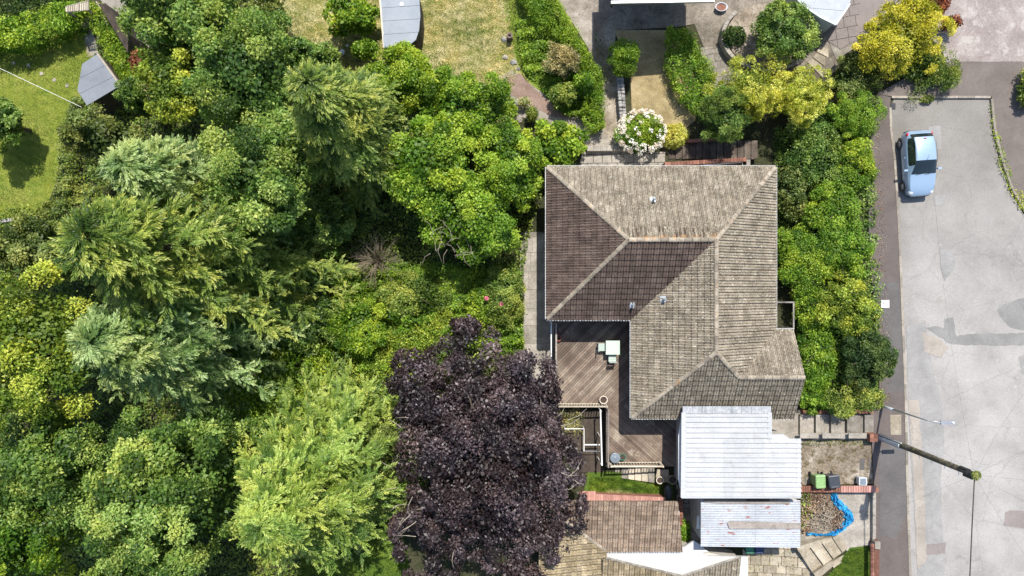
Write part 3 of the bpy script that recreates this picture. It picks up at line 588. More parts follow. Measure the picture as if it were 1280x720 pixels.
def ridge(a, b, roof, r=.115, step=.42, mat=None, dz=.03):
    a = Vector(a); b = Vector(b); L = (b - a).length; n = max(1, round(L / step)); d = (b - a) / n; ang = d.to_track_quat('X', 'Z').to_matrix().to_4x4()
    for i in range(n):
        m = MB(); k = 5; l = d.length; vs = []; 
        for j, x in enumerate((0, l * .965)):
            for q in range(k + 1):
                t = math.pi * (q / k) * .9 + .05 * math.pi; rr = r * (1.0 if j else 1.06); vs.append((x, rr * math.cos(t), rr * math.sin(t) * .62))
        fs = [(q, q + 1, k + 2 + q, k + 1 + q) for q in range(k)] + [tuple(range(k + 1)), tuple(range(k + 1, 2 * k + 2))[::-1]]
        X = Matrix.Translation(a + d * i + Vector((0, 0, dz + R.uniform(-.004, .004)))) @ ang @ Matrix.Rotation(R.uniform(-.02, .02), 4, 'Z')
        m.add([X @ Vector(p) for p in vs], fs).build('ridge_tile', mat or M['ridge'], roof)
ZE, ZR = 1.20, 3.48
XW, XJ, XE, XD = 1.94, 10.54, 14.48, 6.60; YN, YR, YS, YB = 6.64, 2.49, -1.70, -7.13
J = (XJ, YR, ZR); Wp = (6.02, YR, ZR); A = (XJ, -3.32, ZR); KN = (12.0, -4.73, 2.635); XG = 15.5; YG = -2.33
house = thing('house', 'large house with a weathered hipped concrete tile roof above the timber deck', 'house', (8.5, 0, T(8.5)))
w1 = MB()
w1.prism([(XW + .4, YN - .4), (XE - .4, YN - .4), (XE - .4, YS + .4), (XW + .4, YS + .4)], -2.6, ZE - .02)
w1.prism([(XD + .4, YS + .4), (XE - .4, YS + .4), (XE - .4, YB + .4), (XD + .4, YB + .4)], -2.6, ZE - .02)
w1.prism([(XE - .4, YG - .4), (XG - .15, YG - .4), (XG - .15, YB + .4), (XE - .4, YB + .4)], -1.6, ZE - .02)
w1.add([(XG - .15, YG - .2, ZE - .02), (XG - .15, YB + .2, ZE - .02), (XG - .15, -4.73, 2.5)], [(0, 1, 2)]); w1.build('wall', M['wall'], house)
roof_o = MB()
sl = {'N': Slope([(XE, YN, ZE), (XW, YN, ZE), Wp, J]), 'W': Slope([(XW, YN, ZE), (XW, YS, ZE), Wp]), 'S1': Slope([(XW, YS, ZE), (XD, YS, ZE), J, Wp]),
      'W2': Slope([(XD, YS, ZE), (XD, YB, ZE), A, J]), 'E': Slope([(XE, YG, ZE), (XE, YN, ZE), J, A, KN]), 'S2': Slope([(XD, YB, ZE), (12.0, YB, ZE), KN, A]),
      'S3': Slope([(12.0, YB, ZE), (XG, YB, ZE), (XG, -4.73, 2.635), KN]), 'N2': Slope([(XG, YG, ZE), (XE, YG, ZE), KN, (XG, -4.73, 2.635)])}
for k, s_ in sl.items(): n_ = len(s_.p); roof_o.add([p - s_.n * .012 for p in s_.p], [tuple(range(n_))])
roof = roof_o.build('roof', M['under'], house)
sing = []
tile_slope(sl['S1'], M['t_brown'], roof, sing, phase=.05, cap=170); tile_slope(sl['W'], M['t_brown'], roof, sing, phase=.12, cap=300)
for k, mt in (('N', 't_north'), ('W2', 't_light'), ('E', 't_light'), ('S2', 't_grey'), ('S3', 't_grey'), ('N2', 't_light')): tile_slope(sl[k], M[mt], roof, sing, cap=300)
place_singles(sing, roof)
for a, b in (((XW, YN, ZE), Wp), ((XW, YS, ZE), Wp), (Wp, J), (J, (XE, YN, ZE)), (J, A), (A, (XD, YB, ZE)), (A, KN), (KN, (XG, -4.73, 2.635))): ridge(a, b, roof)
gut = [((XW, YN), (XE, YN)), ((XE, YN), (XE, YG)), ((XE, YG), (XG, YG)), ((XG, YB), (XD, YB)), ((XD, YB), (XD, YS)), ((XD, YS), (XW, YS)), ((XW, YS), (XW, YN))]
for (x0, y0), (x1, y1) in gut:
    d = Vector((x1 - x0, y1 - y0)).normalized(); n_ = Vector((-d.y, d.x)) * .055; L = math.hypot(x1 - x0, y1 - y0); ang = math.atan2(d.y, d.x)
    cx, cy = (x0 + x1) / 2 + n_.x, (y0 + y1) / 2 + n_.y
    g = MB(); g.box((cx, cy, ZE - .11), (L + .05, .11, .05), ang)
    for s in (-1, 1): q = Vector((-d.y, d.x)) * .05 * s; g.box((cx + q.x, cy + q.y, ZE - .06), (L + .05, .014, .10), ang)
    g.build('gutter', M['gutter'], house)
    f = MB(); f.box(((x0 + x1) / 2 - n_.x * .6, (y0 + y1) / 2 - n_.y * .6, ZE - .14), (L - .1, .03, .2), ang); f.build('fascia', M['white'], house)
for px, py, pw_, zz in ((816, 250, 1, 'N'), (790, 381, 1, 'S1'), (829, 374, 1, 'W2')):
    s_ = sl[zz]; best = None
    z = 2.0
    for _ in range(30):
        x, y = P(px, py, z); z = s_.p[0].z - ((x - s_.p[0].x) * s_.n.x + (y - s_.p[0].y) * s_.n.y) / s_.n.z
    m = MB(); X = s_.M.copy(); X.translation = Vector((x, y, z)) + s_.n * .05; m.box((0, 0, 0), (.34, .34, .012), m=None); m.v = [tuple(X @ Vector(p)) for p in m.v]
    m.tube([(x, y, z), (x, y, z + .42)], [.06, .055], 10); fl = m.build('flue', M['pmetal'], house); MB().tube([(x, y, z + .42), (x, y, z + .47), (x, y, z + .53)], [.085, .085, .02], 10).build('cowl', M['grey'], fl)
m = MB(); m.box((5.3, YS + .36, -.35), (2.4, .08, 1.5)); dw = m.build('patio_door', M['white'], house)
for q in (-.6, .6): MB().box((5.3 + q, YS + .31, -.35), (1.06, .02, 1.36)).build('pane', M['glassd'], dw)
MB().box((4.75, YS - .05, .5), (2.7, .35, .07)).build('canopy', M['wood_d'], house)
# side lean-to box between the east roof and hedge (dark well with a light frame)
f = MB(); q = [P(a, b, .9) for a, b in [(971, 378), (992, 378), (992, 411), (971, 411)]]
fr = thing('light_well', 'dark sunken side area framed by a pale timber rail between roof and hedge', 'light well', (*q[0], T(14.6)))
for i in range(1, 4): a, b = q[i - 1] if i else q[3], q[i]; MB().tube([(*a, .9), (*b, .9)], .045, 6).build('rail', M['conc_d'], fr)
for i in (1, 2): MB().box((*q[i], -.1), (.09, .09, 2.0)).build('post', M['wood_g'], fr)
# north light well with brick top and pale frame
fr = thing('light_well', 'sunken light well with red brick coping and pale frame behind the north eave', 'light well', (9.5, 7.2, T(9.5)))
x0, y0 = P(831, 206, -.6); x1, y1 = P(933, 200, -.6); n_ = 26; ang = math.atan2(y1 - y0, x1 - x0)
for i in range(n_):
    t = (i + .5) / n_; MB().box((x0 + (x1 - x0) * t, y0 + (y1 - y0) * t + .04, -.65), (math.hypot(x1 - x0, y1 - y0) / n_ - .012, .225, .1), ang).build('brick', M['brick'], fr)
MB().box(((x0 + x1) / 2, (y0 + y1) / 2 + .04, -1.3), (math.hypot(x1 - x0, y1 - y0), .2, 1.2), ang).build('retaining_wall', M['brick'], fr)
for i in range(5): MB().box((x1 + .12, y1 - .02 - i * .11, -.65), (.22, .10, .1)).build('brick', M['conc_d'], fr)
a = P(838, 210, -.75); b = P(928, 202.5, -.75); MB().tube([(*a, -.75), (*b, -.75), (b[0], b[1] - .5, -.75)], .035, 6).build('frame', M['pmetal'], fr)
# ------------------------------------------------------------------ corrugated extensions
def corr(x0, x1, yfun, z, pitch, amp, mat, parent, name='roof_sheet', box=False, wob=.004):
    """sheet with ridges running along x between x0 and x1"""
    y0, y1 = yfun; n = int((y0 - y1) / pitch); m = MB(); prof = []
    for i in range(n):
        b = y0 - (y0 - y1) * i / n; s = (y0 - y1) / n
        prof += ([(b, 0), (b - .30 * s, 0), (b - .42 * s, amp), (b - .88 * s, amp)] if box else [(b, 0), (b - .25 * s, amp * .5 + amp * .2), (b - .5 * s, amp), (b - .75 * s, amp * .7)])
    prof.append((y1, 0)); k = len(prof); vs = []
    for x in (x0, x1):
        for y, h in prof: vs.append((x, y, z(x, y) + h))
    m.add(vs, [(i, i + 1, k + i + 1, k + i) for i in range(k - 1)])
    return m.build(name, mat, parent, not box)
ext = thing('garage', 'flat garage with a white corrugated roof attached to the south side of the house', 'garage', (13, -9.6, T(13)))
zx = lambda x, y: 1.95 + (x - 12) * .006
xa, ya = P(857, 515, 1.95); xb, yb = P(1000, 621, 1.95); xc, yc = P(963, 548, 1.95)
eb = MB(); eb.prism([(xa + .25, ya), (xc - .2, ya), (xc - .2, yc - .15), (xb - .2, yc - .15), (xb - .2, yb + .15), (xa + .25, yb + .15)], -1.8, 1.85); eb.build('wall', M['wall'], ext)
xs = [xa, xa + (xc - xa) * .52, xc]
corr(xs[0], xs[1] + .03, (ya, yc), zx, .245, .075, M['whiteroof'], ext, box=True); corr(xs[1], xs[2], (ya, yc), lambda x, y: zx(x, y) + .006, .245, .075, M['whiteroof'], ext, box=True)
xs = [xa, xa + (xb - xa) * .33, xa + (xb - xa) * .68, xb]
for i in range(3): corr(xs[i], xs[i + 1] + .03, (yc, yb), (lambda i: lambda x, y: zx(x, y) + .006 * i)(i), .245, .075, M['whiteroof'], ext, box=True)
tr = lambda pts, zz: MB().prism([P(a, b, zz) for a, b in pts], zz - .16, zz)
tr([(852, 516), (857.5, 516), (857.5, 622), (851, 622)], 1.99).build('trim', M['whiteroof'], ext)
tr([(852, 620), (1001, 620), (1001, 623), (852, 623)], 2.0).build('trim', M['whiteroof'], ext)
tr([(996, 549), (1001, 550), (1001, 620), (996, 620)], 2.01).build('trim', M['whiteroof'], ext)
tr([(960, 516), (965, 516), (965, 549), (960, 549)], 2.01).build('trim', M['whiteroof'], ext)
tr([(965, 543), (979, 543), (990, 550), (965, 552)], 1.97).build('trim', M['whiteroof'], ext)
for i in range(9):
    a = 853.5 + i * 12.3; MB().prism([P(q, r_, 2.0) for q, r_ in [(a, 508), (a + 12.0, 508), (a + 12.0, 517), (a, 517)]], 1.86, 1.985 + R.uniform(0, .008)).build('flashing', M['lead'], ext)
m = MB(); q0 = P(848, 538, 1.3); q1 = P(853, 612, 1.3); m.prism([P(852, 520, 1.6), P(852, 618, 1.6), P(848, 600, 1.6), P(848, 545, 1.6)], 1.5, 1.6); m.build('side_panel', M['white'], ext)
shd = thing('outhouse', 'low outhouse with a rusty pale blue corrugated roof south of the garage', 'outbuilding', (13, -12.7, T(13)))
z2 = lambda x, y: 1.15 + (x - 12) * .004
xa, ya = P(876, 625, 1.15); xb, yb = P(1000, 683, 1.15); xm = xa + (xb - xa) * .55
MB().prism([(xa + .15, ya), (xb - .15, ya), (xb - .15, yb + .2), (xa + .15, yb + .2)], -1.8, 1.08).build('wall', M['wall'], shd)
for i, (p_, q_) in enumerate(((xa, xm + .04), (xm, xb))):
    for j in range(2):
        ye = ya + (yb - ya) * .5
        corr(p_, q_, ((ya, ye - .03) if j == 0 else (ye, yb)), (lambda i, j: lambda x, y: z2(x, y) + .012 * i + .009 * (1 - j))(i, j), .125, .028, M['galv'], shd)
tr([(876, 681), (1000, 681), (1000, 684.5), (876, 683)], 1.16).build('trim', M['lgrey'], shd)
fx = MB(); fx.prism([P(872, 645, .3), P(877, 645, .3), P(877, 661, .3), P(871, 661, .3)], .2, .3).build('window_frame', M['white'], shd)
def plank(pts, z0, z1, mat, label, name='plank', group=None, cat_='plank'):
    return MB().prism([P(a, b, z1) for a, b in pts], z0, z1).top(name, mat, label, cat_, group)
plank([(909, 653.5), (912, 652), (1001, 654), (1001, 661), (912, 661)], 1.20, 1.26, M['wood_g'], 'long weathered plank lying across the middle of the rusty corrugated roof')
plank([(880, 626), (987, 626), (988, 630), (905, 629.5), (880, 628)], 1.20, 1.25, M['wood_g'], 'weathered plank at the top edge of the rusty corrugated roof, under the garage eave')
plank([(935, 624.5), (962, 624.5), (962, 627), (935, 627)], 1.27, 1.33, M['wood_d'], 'short dark batten resting on the plank beside the garage eave')
# ------------------------------------------------------------------ neighbour's buildings, bottom edge
nb = thing('neighbour_house', 'neighbouring house with tan tiled roofs and a white flat roof at the bottom edge', 'house', (6, -14, T(6)))
def PZ(px, py, z): return (*P(px, py, z), z)
base = MB(); slopes = []
g1 = Slope([PZ(757, 687, .15), PZ(853, 687, .15), PZ(846, 626, 1.0), PZ(718, 626, 1.0), PZ(718, 662, .5)])
g2 = Slope([PZ(757, 690, .15), PZ(722, 662, .5), PZ(670, 672, 1.0), PZ(640, 800, 1.0), PZ(757, 800, .15)])
def planefit(pts, zs):                                            # make all points lie on the plane of first 3
    a, b, c = [Vector(p) for p in pts[:3]]; n = (b - a).cross(c - a); out = []
    for p in pts: p = Vector(p); z = a.z - ((p.x - a.x) * n.x + (p.y - a.y) * n.y) / n.z; out.append((p.x, p.y, z))
    return out
e0 = PZ(757, 688, .3); e1 = PZ(853, 688, .3); t0 = PZ(718, 626, 1.25)
g1p = planefit([(e0[0] - 2.2, e0[1], .3), (e1[0], e0[1], .3), (t0[0], t0[1], 1.25), (P(846, 626, 1.25)[0] + .05, t0[1], 1.25)], 0)
hipa = (e0[0], e0[1], .3); pitch1 = (1.25 - .3) / (t0[1] - e0[1]); hb = P(722, 662, .7); hbz = .3 + pitch1 * (hb[1] - e0[1])
g1poly = [hipa, (e1[0], e1[1], .3), (g1p[3][0], t0[1], 1.25), (P(700, 626, 1.25)[0], t0[1], 1.25), (P(700, 645, 1.0)[0], P(700, 645, 1.0)[1], .3 + pitch1 * (P(700, 645, 1.0)[1] - e0[1])), (hb[0], hb[1], hbz)]
s1 = Slope(g1poly)
hs = (hbz - .3) / (hipa[0] - hb[0])                               # west slope rises to the west from x = hipa.x
s2 = Slope([(hipa[0], -18.5, .3), hipa, (hb[0], hb[1], hbz), (hb[0] - 2.2, hb[1] + .3, .3 + hs * (hipa[0] - hb[0] + 2.2)), (hb[0] - 2.2, -18.5, .3 + hs * (hipa[0] - hb[0] + 2.2))])
a3 = PZ(852, 719, .45); w3 = PZ(757, 697, .85); e3 = PZ(926, 695, .85)
def tri_slope(a, b, c, d): return Slope([a, b, c, d])
s3 = Slope(planefit([(P(752, 760, .2)[0], P(752, 760, .2)[1], .2), (a3[0], P(752, 760, .2)[1], .2), (w3[0], w3[1], .85), a3], 0)[:2] + [a3] + [w3][:1]) if False else None
zf = lambda x, y: .85 + (y - w3[1]) * .28
s3 = Slope([(a3[0] - .02, -18.5, zf(0, -18.5)), (w3[0] - .15, -18.5, zf(0, -18.5)), (w3[0] - .15, w3[1], zf(0, w3[1])), (a3[0] - .02, a3[1], zf(0, a3[1]))])
s4 = Slope([(e3[0], -18.5, zf(0, -18.5)), (a3[0] + .02, -18.5, zf(0, -18.5)), (a3[0] + .02, a3[1], zf(0, a3[1])), (e3[0], e3[1], zf(0, e3[1]))])
ro = MB()
for s_ in (s1, s2, s3, s4): ro.add([p - s_.n * .012 for p in s_.p], [tuple(range(len(s_.p)))])
nroof = ro.build('roof', M['under'], nb); sing = []
tile_slope(s1, M['t_tan'], nroof, sing, tw=.30, th=.30, cap=200); tile_slope(s2, M['t_buff'], nroof, sing, tw=.30, th=.30, cap=260); tile_slope(s3, M['t_buff'], nroof, sing, th=.27, cap=280); tile_slope(s4, M['t_light'], nroof, sing, th=.27, cap=300)
place_singles(sing, nroof); ridge((hipa[0], hipa[1], .3), (hb[0], hb[1], hbz), nroof, .11, .35)
ridge((hb[0], hb[1], hbz), (g1poly[4][0], g1poly[4][1], g1poly[4][2]), nroof, .11, .35)
for a, b in ((w3, a3), (a3, e3)): a = (a[0], a[1], zf(0, a[1])); b = (b[0], b[1], zf(0, b[1])); ridge(a, b, nroof, .07, .3, M['conc_d'])
MB().prism([P(a, b, .05) for a, b in [(740, 684), (853, 684), (868, 684), (884, 695), (935, 696), (935, 760), (740, 760)]], -.1, .05).build('flat_roof', M['flat'], nb)
MB().prism([P(a, b, .05) for a, b in [(855, 684), (868, 676), (886, 690), (870, 692)]], -.1, .052).build('flat_roof', M['flat'], nb)
MB().prism([P(a, b, 0) for a, b in [(700, 640), (850, 640), (850, 684), (925, 700), (925, 800), (690, 800)]], -2.4, -.12).build('wall', M['wall'], nb)
MB().prism([(e0[0] + .05, e0[1] - .14), (e1[0], e1[1] - .14), (e1[0], e1[1] - .01), (e0[0] + .05, e0[1] - .01)], .16, .25).build('gutter', M['white'], nb)
cw = thing('boundary_wall', 'low wall capped with pink bricks along the top of the tan tiled roof', 'wall', G(780, 620))
xa_, ya_ = P(726, 620, -.9); xb_, yb_ = P(832, 620, 1.15)
nn = 34
for i in range(nn):
    t0_ = i / nn; t1_ = (i + .93) / nn; top_ = lambda t: 614.2 + (t > .17) * 3.4 + 5.2 * max(0, t - .17) ; bt = lambda t: 626.0
    MB().prism([P(726 + 106 * t0_, top_(t0_), -.9), P(726 + 106 * t1_, top_(t0_), -.9), P(726 + 106 * t1_, bt(0) + 5, -.9), P(726 + 106 * t0_, bt(0) + 5, -.9)], -.97, -.9 + R.uniform(-.004, .004)).build('brick', M['brick_p'], cw)
MB().prism([P(726, 621, -1), P(830, 622, -1), P(830, 630, -1), P(726, 630, -1)], T(5) - .2, -.98).build('wall_core', M['brick'], cw)
# ------------------------------------------------------------------ deck
ZD = -1.2
deck = thing('deck', 'L shaped raised deck of worn diagonal boards in the corner of the house', 'deck', (5, -4, T(5)))
D1 = [P(a, b, ZD) for a, b in [(693, 394), (800, 394), (800, 508), (693, 508)]]
D2 = [P(a, b, ZD) for a, b in [(757, 508), (856, 508), (856, 583), (757, 583)]]
D3 = [P(a, b, ZD) for a, b in [(800, 470), (856, 470), (856, 508), (800, 508)]]
def boards(polys, ang, wd=.135, gap=.014):
    xs = [p[0] for q in polys for p in q]; ys = [p[1] for q in polys for p in q]; cx, cy = sum(xs) / len(xs), sum(ys) / len(ys); ca, sa = math.cos(ang), math.sin(ang); n = int(12 / wd)
    for poly in polys:
        for i in range(-n, n):
            s = (i) * wd; st = R.uniform(-2.5, 2.5)
            for l0, l1 in ((-9, 9),):
                c = [(cx + ca * l - sa * t, cy + sa * l + ca * t) for l, t in ((l0, s), (l1, s), (l1, s + wd - gap), (l0, s + wd - gap))]; c = clip(c, poly)
                if len(c) >= 3:
                    area = abs(sum(c[k][0] * c[k - 1][1] - c[k - 1][0] * c[k][1] for k in range(len(c)))) / 2
                    if area < .01: continue
                    # board in its own frame so the grain follows it
                    gx = sum(p[0] for p in c) / len(c); gy = sum(p[1] for p in c) / len(c); dz = R.uniform(-.004, .004)
                    lc = [((p[0] - gx) * ca + (p[1] - gy) * sa, -(p[0] - gx) * sa + (p[1] - gy) * ca) for p in c]
                    m = MB().prism(lc, -.035, 0); me = bpy.data.meshes.new('deck_board'); me.from_pydata(m.v, [], m.f); me.materials.append(M['deck'])
                    o = link('deck_board', me, deck); o.rotation_euler = (0, 0, ang); o.location = Vector((gx, gy, ZD + dz)) - ROOT[deck]
boards([D1], rad(46)); boards([D2, D3], rad(-42))
MB().prism(D1, ZD - .25, ZD - .07).build('deck_frame', M['wood_d'], deck); MB().prism(D2, ZD - .25, ZD - .075).build('deck_frame', M['wood_d'], deck)
for a, b in [(693, 402), (693, 440), (693, 475), (693, 508), (757, 508), (757, 545), (757, 583), (800, 583), (850, 583)]:
    x, y = P(a, b, ZD); MB().box((x + .06, y, (ZD - .1 + T(x)) / 2), (.12, .12, ZD - .1 - T(x))).build('deck_post', M['wood_d'], deck)
def railing(a_px, b_px, n, lab, mt='wood_l', hgt=.95, bal=.035, z=ZD, rw=.09):
    a = Vector((*P(*a_px, z), z)); b = Vector((*P(*b_px, z), z)); d = b - a; ang = math.atan2(d.y, d.x); L = d.length
    r_ = thing('railing', lab, 'railing', (a + b) / 2)
    for zz, h_ in ((hgt, .05), (.10, .05)):
        c = (a + b) / 2; MB().box((c.x, c.y, z + zz), (L, rw if zz > .5 else .05, h_), ang).build('rail', M[mt], r_)
    for i in range(n):
        p = a + d * ((i + .5) / n); MB().box((p.x, p.y, z + hgt / 2 + .03), (bal, bal, hgt - .09), ang).build('baluster', M[mt], r_)
    for p in (a, b): MB().box((p.x, p.y, z + hgt / 2 + .03), (.09, .09, hgt + .12), ang).build('post', M[mt], r_)
    return r_
railing((694, 504.5), (756, 504.5), 18, 'pale timber railing with balusters along the south edge of the upper deck', 'wood_l')
railing((757.5, 510), (757.5, 578), 20, 'timber railing along the west edge of the lower deck arm', 'wood_g')
railing((761, 577.5), (824, 577.5), 18, 'pale railing with balusters at the south end of the deck above the stairs', 'wood_l')
railing((694, 404), (694, 503), 24, 'brown timber railing on the west edge of the deck beside the purple tree', 'wood_g', .9)
r_ = thing('metal_rail', 'thin white metal rail outside the west edge of the deck', 'railing', G(690, 450))
MB().tube([PZ(689, 402, -.3), PZ(689, 506, -.3)], .035, 6).build('rail', M['white'], r_)
for b in (404, 425, 450, 475, 503): x, y = P(689, b, -.3); MB().tube([(x, y, T(x)), (x, y, -.3)], .025, 6).build('post', M['white'], r_)
r_ = thing('metal_rail', 'white metal rail beside the dark stairwell west of the lower deck arm', 'railing', G(752, 545))
MB().tube([PZ(750.5, 512, -.4), PZ(752.5, 582, -.4)], .045, 6).build('rail', M['white'], r_)
for b in (514, 548, 580): x, y = P(751.5, b, -.4); MB().tube([(x, y, T(x)), (x, y, -.4)], .03, 6).build('post', M['white'], r_)
r_ = thing('metal_rail', 'low white handrail crossing the sunken landing beside the purple tree', 'railing', G(735, 555))
MB().tube([PZ(706, 536, -1.3), PZ(730, 536, -1.3), PZ(730, 564, -1.3)], .032, 6).build('rail', M['white'], r_); MB().tube([PZ(731, 556, -1.28), PZ(750, 556, -1.28)], .04, 6).build('rail', M['white'], r_)
MB().tube([PZ(731, 564, -1.35), PZ(750, 564, -1.35)], .025, 6).build('rail', M['grey'], r_)
for a, b in ((706, 536), (730, 536), (730, 564)): x, y = P(a, b, -1.3); MB().tube([(x, y, T(x)), (x, y, -1.3)], .025, 6).build('post', M['white'], r_)
st = thing('stairs', 'weathered stair treads descending westward below the deck railing', 'stairs', G(780, 595))
nst = 13
for i in range(nst):
    t = i / nst; a = 818 - 8.3 * i; z = -1.45 - i * .095; top = 583.5; bot = 603.5 - 1.2 * i if i < 6 else 597 - .6 * (i - 6)
    MB().prism([P(a - 7.6, top, z), P(a, top, z), P(a, bot, z), P(a - 7.6, bot - 1, z)], z - .06, z).build('tread', M['wood_l'] if i in (1, 2, 3) else M['conc_d'], st)
MB().prism([P(a, b, -1.5) for a, b in [(720, 590), (738, 565), (748, 565), (748, 590)]], -2.5, -2.3).build('landing', M['conc_d'], st)
for i in range(4): MB().prism([P(a, b, -2.3) for a, b in [(731 + i * .1, 545 + i * 5), (739, 545 + i * 5), (739, 548 + i * 5), (731, 548 + i * 5)]], -2.36, -2.3).build('tread', M['wood_l'], st)
MB().prism([P(a, b, -1.5) for a, b in [(820, 587), (836, 587), (836, 603), (820, 603)]], -1.62, -1.5).build('landing', M['slab'], st)
cover('wild_grass', 'dry arching grass leaves at the edge of the purple tree by the deck', [(690, 512), (728, 512), (725, 540), (695, 535)], 'straw', 350, .45, blades=True, asp=.05, cat_='grass')
cover('dry_grass', 'row of pale dry grass tufts along the pink brick wall', [(758, 612), (790, 612), (790, 617), (758, 617)], 'straw', 500, .18, blades=True, asp=.12, cat_='grass', dz=.06)
# deck furniture
def pot(px, py, z, r, h, mt, label, name='plant_pot', soil=True, cat_='plant pot'):
    x, y = P(px, py, z + h); q = thing(name, label, cat_, (x, y, z))
    MB().lathe((x, y, z), [(r * .72, 0), (r * .95, h * .85), (r, h * .86), (r, h), (r * .84, h), (r * .8, h * .8), (.01, h * .8)], 16).build('pot', M[mt], q, False)
    if soil: MB().lathe((x, y, z + h * .84), [(r * .8, 0), (.01, .01)], 12).build('soil', M['soilpot'], q)
    return q
pot(754.5, 500, ZD, .24, .38, 'cream', 'cream plant pot in the corner of the upper deck railing'); pot(698, 423, ZD, .17, .3, 'terra_r', 'small red terracotta pot by the west edge of the deck')
pot(697, 415, ZD, .12, .22, 'terra_r', 'tiny dark red pot just above the red terracotta pot in the deck shade')
pot(825, 600.5, -1.5, .22, .34, 'cream', 'round cream pot on the stair landing, left of the larger buff pot'); pot(841, 600, -1.5, .27, .38, 'slab' if False else 'slab', 'larger buff pot of soil beside the garage wall on the stair landing')
pot(778.5, 571.5, ZD, .20, .3, 'gbin2', 'dark green round pot beside the grey lidded tub')
x, y = P(769, 572.5, ZD + .5); q = thing('lidded_tub', 'blue grey lidded tub in the corner of the lower deck', 'tub', (x, y, ZD))
MB().lathe((x, y, ZD), [(.22, 0), (.28, .48), (.05, .48)], 16).build('tub', M['slateg'], q); MB().lathe((x, y, ZD + .48), [(.30, 0), (.30, .04), (.26, .06), (.1, .075), (.05, .1)], 18).build('lid', M['slateg'], q)
x, y = P(766, 434.5, ZD + .72); q = thing('garden_table', 'square sage green table on the sunlit deck', 'table', (x, y, ZD))
tt = MB(); tt.box((x, y, ZD + .72), (.80, .80, .035)); tt.build('tabletop', M['sage'], q); MB().box((x, y, ZD + .67), (.72, .72, .06)).build('apron', M['sage2'], q)
for a in (-1, 1):
    for b in (-1, 1): MB().box((x + a * .33, y + b * .33, ZD + .33), (.06, .06, .66)).build('leg', M['sage2'], q)
def chair(px, py, ang, label):
    x, y = P(px, py, ZD + .45); q = thing('garden_chair', label, 'chair', (x, y, ZD), 'sage green chairs at the deck table'); X = Matrix.Translation((x, y, ZD)) @ Matrix.Rotation(ang, 4, 'Z')
    def bx(nm, c, d):
        m = MB().box(c, d); m.v = [tuple(X @ Vector(p)) for p in m.v]; m.build(nm, M['sage2'], q)
    for i in range(4): bx('seat_slat', (-.18 + i * .12, 0, .44), (.11, .44, .025))
    for a in (-1, 1):
        for b in (-1, 1): bx('leg', (a * .2, b * .2, .22), (.045, .045, .44))
        bx('back_post', (.24, a * .2, .66), (.04, .045, .48))
    for i in range(3): bx('back_slat', (.25, 0, .58 + i * .13), (.02, .44, .09))
chair(752.5, 434, math.pi, 'sage green slatted chair on the left side of the deck table'); chair(765.5, 447, -math.pi / 2, 'sage green slatted chair on the near side of the deck table')
# ------------------------------------------------------------------ paving helpers
def paving(parent, poly_px, mat, sx, sy, dz=.05, gap=.03, jit=.25, name='paving_slab', ang=0, z=None, th=.05):
    pw = [(G(a, b)[:2] if z is None else P(a, b, z)) for a, b in poly_px]; ca, sa = math.cos(ang), math.sin(ang)
    loc = [(x * ca + y * sa, -x * sa + y * ca) for x, y in pw]; x0, x1 = min(p[0] for p in loc), max(p[0] for p in loc); y0, y1 = min(p[1] for p in loc), max(p[1] for p in loc)
    y = y0
    while y < y1:
        h = sy * (1 + R.uniform(-jit, jit)); x = x0 - R.uniform(0, sx)
        while x < x1:
            w_ = sx * (1 + R.uniform(-jit, jit) * 1.4); c = clip([(x, y), (x + w_ - gap, y), (x + w_ - gap, y + h - gap), (x, y + h - gap)], loc) if True else 0
            if len(c) >= 3:
                ar = abs(sum(c[k][0] * c[k - 1][1] - c[k - 1][0] * c[k][1] for k in range(len(c)))) / 2
                if ar > .02:
                    c = [(p[0] * ca - p[1] * sa, p[0] * sa + p[1] * ca) for p in c]; dd = R.uniform(-.005, .005)
                    zt = (lambda X, Y: T(X) + dz + dd) if z is None else z + dd; zb = (lambda X, Y: T(X) + dz - th) if z is None else z - th
                    MB().prism(c, zb, zt).build(name, mat, parent)
            x += w_
        y += h
def pthing(name, label, px, py, cat_='paving', kind=None): 
    o = thing(name, label, cat_, G(px, py)); 
    return o
o = pthing('paved_terrace', 'sand coloured ashlar slabs south of the rusty outhouse', 970, 705); paving(o, [(928, 684), (1002, 684), (1028, 745), (928, 745)], M['slab'], .68, .5, .07)
o = pthing('paved_walk', 'pale square slabs between the north eave and the low concrete wall', 780, 200); paving(o, [(728, 190), (832, 190), (832, 214), (722, 214)], M['conc'], .6, .5, .07, jit=.1)
o = pthing('paved_path', 'narrow path of concrete slabs down the west side of the house', 670, 360); paving(o, [(655, 330), (662, 300), (694, 285), (694, 520), (654, 520)], M['conc'], .7, 1.1, .05, gap=.02, jit=.08)
o = pthing('paved_patio', 'mossy brown slabs beside the round bed in the upper garden', 900, 95); paving(o, [(876, 60), (912, 58), (924, 96), (930, 125), (905, 132), (885, 105)], M['conc_d'], .55, .42, .07, ang=.15)
o = pthing('paved_patio', 'reddish paving squares beside the pale pointed roof', 1052, 30); paving(o, [(1042, -8), (1076, -8), (1070, 50), (1050, 62), (1034, 52)], M['patch_brown'], .6, .6, .08, jit=0, ang=.1)
